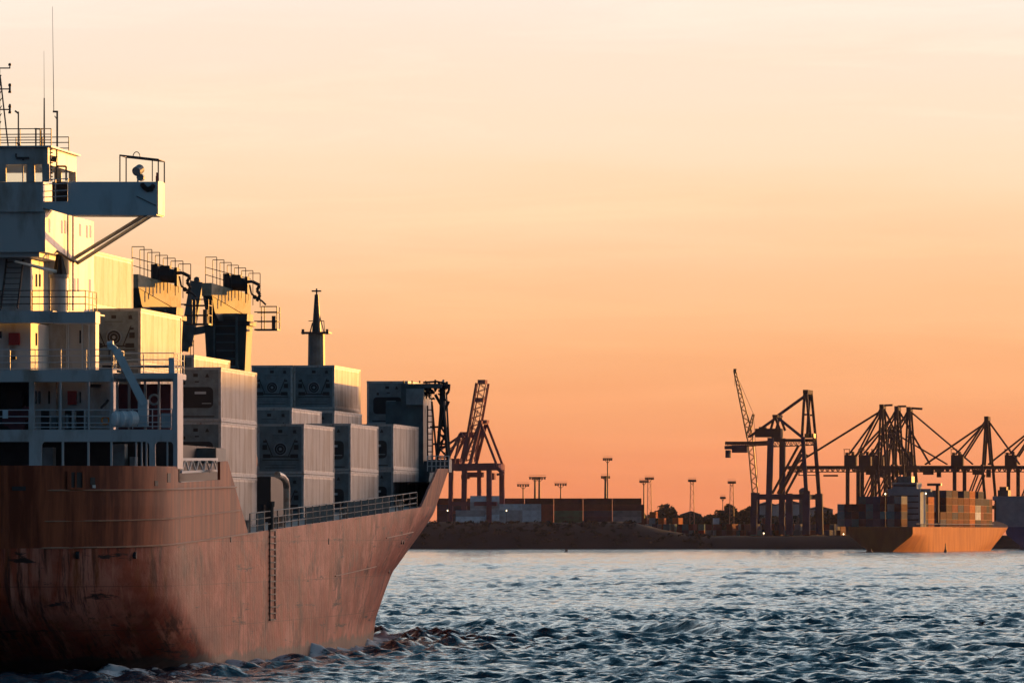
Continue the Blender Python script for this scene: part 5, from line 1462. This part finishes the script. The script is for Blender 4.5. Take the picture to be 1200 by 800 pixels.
FB(1052, 1068, 558, 565, 24, 30, 'teal', 'funnel', fs1)
for i in range(5): FB(1043, 1076, 580 + i * 7, 581.6 + i * 7, 21.9, 22.2, 'dark', 'window_row', fs1)
FB(1047, 1073, 567, 570, 22.85, 23.1, 'dark', 'window_row', fs1)
m = MB(); FB(1058, 1059.5, 545, 558, 26, 26.5, 'sts_dark', 'mast', fs1)
FB(1086, 1102, 566, 569, 36, 38, 'rail_dark', 'crane_jib', fs1); FB(1096, 1099, 568, 612, 36, 38, 'sts_dark', 'crane_post', fs1)
def fbox(col, a, b, ztop, label, group, L2=False):
    # container on the far ship, long axis along the ship
    if bmesh_[col] is None: bmesh_[col] = _bm.mesh('container_' + col, M['box_' + col])
    o = bpy.data.objects.new('shipping_container', bmesh_[col]); COL.objects.link(o)
    o.location = fs_p + U2 * a + S2 * (b - CW) + Vector((0, 0, ztop - CH)); o.rotation_euler.z = math.pi / 2 - AS
    return tag(o, label, 'shipping container', group)
# aft stack (dark ends facing us)
for i in range(9):
    for r_ in range(4 if i > 2 else 3):
        c = rn.choice(['navy', 'maroon', 'grey', 'navy', 'teal'])
        fbox(c, 4, -11 + i * 2.5, 8.75 + 2.6 * (r_ + 1) , '%s container in the shaded stack on the stern of the moored ship' % names[c], 'stern stack, ' + names[c])
# forward bays, outer row lit by the sun
heights = [3, 4, 0, 2, 5, 5, 4, 5, 5, 4, 5, 4, 4, 4]
for i, hgt in enumerate(heights):
    a = 38 + i * 12.7
    if a > 212: break
    for r_ in range(hgt):
        hb = 10.4 if i < 10 else 10.4 - (i - 9) * 1.0
        for row in ((0, 1, 2, 3) if i in (0, 4) else (0, 1)):
            c = rn.choice(['maroon', 'maroon', 'maroon', 'red', 'navy', 'navy'] if row == 0 else ['navy', 'maroon', 'grey'])
            if i in (1, 8) and row == 0: c = 'orange'
            if i == 9 and row == 0 and r_ in (1, 2): c = 'white'
            if row and i not in (0, 4) and r_ < hgt - 1: continue
            w = ['outermost row', 'second row', 'third row', 'fourth row'][row]
            fbox(c, a, hb - 2.5 * row - CW * 0, 8.75 + 2.6 * (r_ + 1), '%s container stacked on the orange bowed moored ship, %s' % (names[c], w), 'moored ship deck load, ' + names[c] + ', ' + w)
m = MB()
for i in range(58): m.tube((8 + i * 2.9, -11.2 + .2, 8.5), (8 + i * 2.9, -11.2 + .2, 9.7), .09, 4)
m.path([(8, -11.0, 9.7), (176, -11.0, 9.7)], .09, 4); m.build('railing', M['rail_dark'], fs1)
m = MB(); m.box(0, 1, 0, 1, 0, .01) if False else None
# blue ship behind it
fs2 = far_ship(None, 2860, 13, 150, 12, 9, 12, 'far_blue', 'blue hulled ship at the right picture edge, half hidden behind the orange bow', 1214)
FB(1168, 1212, 583, 622, 10, 24, 'far_house', 'superstructure', fs2, 2860, R(13))
FB(1164, 1216, 581, 586, 11, 14, 'far_house', 'bridge_wing', fs2, 2860, R(13))
FB(1170, 1182, 574, 582, 13, 20, 'dark', 'funnel', fs2, 2860, R(13))
FB(1172, 1180, 570, 575, 14, 18, 'dark', 'radar_mast', fs2, 2860, R(13))
# lit lamps
M['lamp'] = mat('lit_lamp', (1, .8, .5), .5, emit=((1, .75, .42), 3))
for x, y, D, lb in ((1037.5, 578.5, 2490, 'lit deck lamp left of the moored ship bridge'), (1085, 578, 2490, 'lit deck lamp right of the moored ship bridge'), (593.5, 598, 3020, 'small lit lamp on the pale container block'), (524.5, 598, 3020, 'small lit lamp beside the big ship bow'), (988.5, 625.5, 3020, 'small lit lamp on the quay right of the blue gantry'), (895, 624.5, 3020, 'small lit lamp on the quay below the yellow crane')):
    p = W(x, y, D); r = .24
    zg = 8.7 if D < 3000 else 5.3
    root = empty('lamp_post', (p.x, p.y, zg), 0, lb, 'lamp'); m = MB(); m.tube((0, 0, 0), (0, 0, p.z - zg), .08, 6); m.build('post', M['mast'], root)
    m = MB()
    h_ = p.z - zg
    m.tube((0, 0, h_ - r), (0, 0, h_), r * .5, 10, r); m.tube((0, 0, h_), (0, 0, h_ + r), r, 10, r * .5); m.build('lamp_head', M['lamp'], root)

# buoys
def buoy(x, ybot, ytop, wpx, label):
    D = HC * FPX / (ybot - HZ); k = FPX / D; w = wpx / k / 2; H = (ybot - ytop) / k
    root = empty('channel_buoy', ((x - 600) / k, D, 0), 0, label, 'buoy')
    m = MB(); m.tube((0, 0, -.4), (0, 0, H * .25), w, 14, w * .85); m.build('float', M['red_dark'], root)
    m = MB(); m.tube((0, 0, H * .25), (0, 0, H * .85), w * .5, 10, w * .22); m.tube((0, 0, H * .85), (0, 0, H), w * .3, 10, w * .1); m.build('tower', M['red_dark'], root)
buoy(1108, 647, 636, 4.5, 'dark channel buoy in front of the orange bow')
buoy(1021, 646.5, 642.5, 4, 'small low channel buoy beneath the dark ship stern')

# gulls
M['gull'] = mat('gull_feathers', (.30, .30, .32), .8, var=(.2, .2, .22), scale=6); M['gull_dark'] = mat('gull_dark_feathers', (.05, .05, .055), .8)
def gull(x, y, D, span, rz, flap, label):
    p = W(x, y, D); root = empty('gull', p, rz, label, 'bird', 'gulls over the water')
    m = MB(); n = 10
    pr = [(-.34, .01), (-.25, .035), (-.1, .07), (.05, .075), (.16, .055), (.22, .045), (.27, .05), (.31, .035), (.37, .008)]
    for (x0, r0), (x1, r1) in zip(pr[:-1], pr[1:]): m.tube((x0, 0, 0), (x1, 0, 0), r0, n, r1, cap=False)
    m.build('body', M['gull'], root, smooth=True)
    for s_ in (-1, 1):
        m = MB(); h2 = span / 2
        el = [(0, .05, .16, 0), (.28, .10, .20, flap * .7), (.55, .06, .16, flap), (.8, -.06, .09, flap * .8), (1, -.2, .015, flap * .35)]
        vs = []
        for t, xc_, ch, zz in el:
            vs += [(xc_ + ch / 2, s_ * t * h2, zz), (xc_ - ch / 2, s_ * t * h2, zz), (xc_ - ch / 2, s_ * t * h2, zz - .015), (xc_ + ch / 2, s_ * t * h2, zz - .015)]
        fs = []
        for i in range(4):
            for j in range(4): fs.append((i * 4 + j, i * 4 + (j + 1) % 4, (i + 1) * 4 + (j + 1) % 4, (i + 1) * 4 + j))
        fs += [(0, 3, 2, 1), (16, 17, 18, 19)]
        m.add(vs, fs); m.build('wing', M['gull_dark'], root)
    m = MB(); m.add([(-.3, -.03, 0), (-.3, .03, 0), (-.46, .08, 0), (-.46, -.08, 0), (-.3, -.03, -.012), (-.3, .03, -.012), (-.46, .08, -.012), (-.46, -.08, -.012)], [(0, 1, 2, 3), (7, 6, 5, 4), (0, 4, 5, 1), (1, 5, 6, 2), (2, 6, 7, 3), (3, 7, 4, 0)]); m.build('tail', M['gull'], root)
gull(687, 724.5, 335, 1.35, R(80), .14, 'gull gliding low over the water right of the big ship bow')
gull(1161, 772, 300, 1.3, R(95), .22, 'gull skimming the waves in the lower right')
gull(1149, 731.5, 420, 1.2, R(30), .2, 'gull banking over the bright water on the right')
gull(663, 646, 900, 1.4, R(20), .3, 'tiny far gull just below the distant bank')

# ------------------------------------------------------------------ unseen shade caster, added as a warehouse shape: it keeps the low sun off hull and water
M['brick'] = mat('shade_caster_brick', (.28, .12, .08), .8, var=(.2, .08, .06), scale=2)
wr = empty('added_shade_caster', (184, 595, 0), R(3), 'added unseen block off to the right casting shade on the ship and river', 'building')
Hw = 28.2
m = MB(); m.box(0, 26, -330, 190, -1, Hw - 4); m.build('wall', M['brick'], wr)
m = MB(); m.prism([(-.6, Hw - 4), (26.6, Hw - 4), (13, Hw)], 'y', -331, 191); m.build('roof', M['roof_grey'], wr)
m = MB()
for i in range(40):
    for j in range(3): m.box(-.08, -.01, -322 + i * 12.8, -318 + i * 12.8, 3 + j * 6.5, 7 + j * 6.5)
m.build('window', M['glass'], wr)

# ------------------------------------------------------------------ thin evening haze
HAZE = True
if HAZE:
    hz = MB(); hz.box(-2700, 2700, -60, 9100, -4.2, 90)
    m_ = bpy.data.materials.new('haze_air'); m_.use_nodes = True; t = m_.node_tree
    t.nodes.remove(t.nodes['Principled BSDF']); v = t.nodes.new('ShaderNodeVolumePrincipled')
    v.inputs['Color'].default_value = (.62, .62, .92, 1); v.inputs['Density'].default_value = 1.0e-5; v.inputs['Anisotropy'].default_value = .3
    t.links.new(v.outputs[0], t.nodes['Material Output'].inputs['Volume'])
    o = hz.build('haze', m_); tag(o, 'thin evening haze over the river', 'haze', kind='stuff')
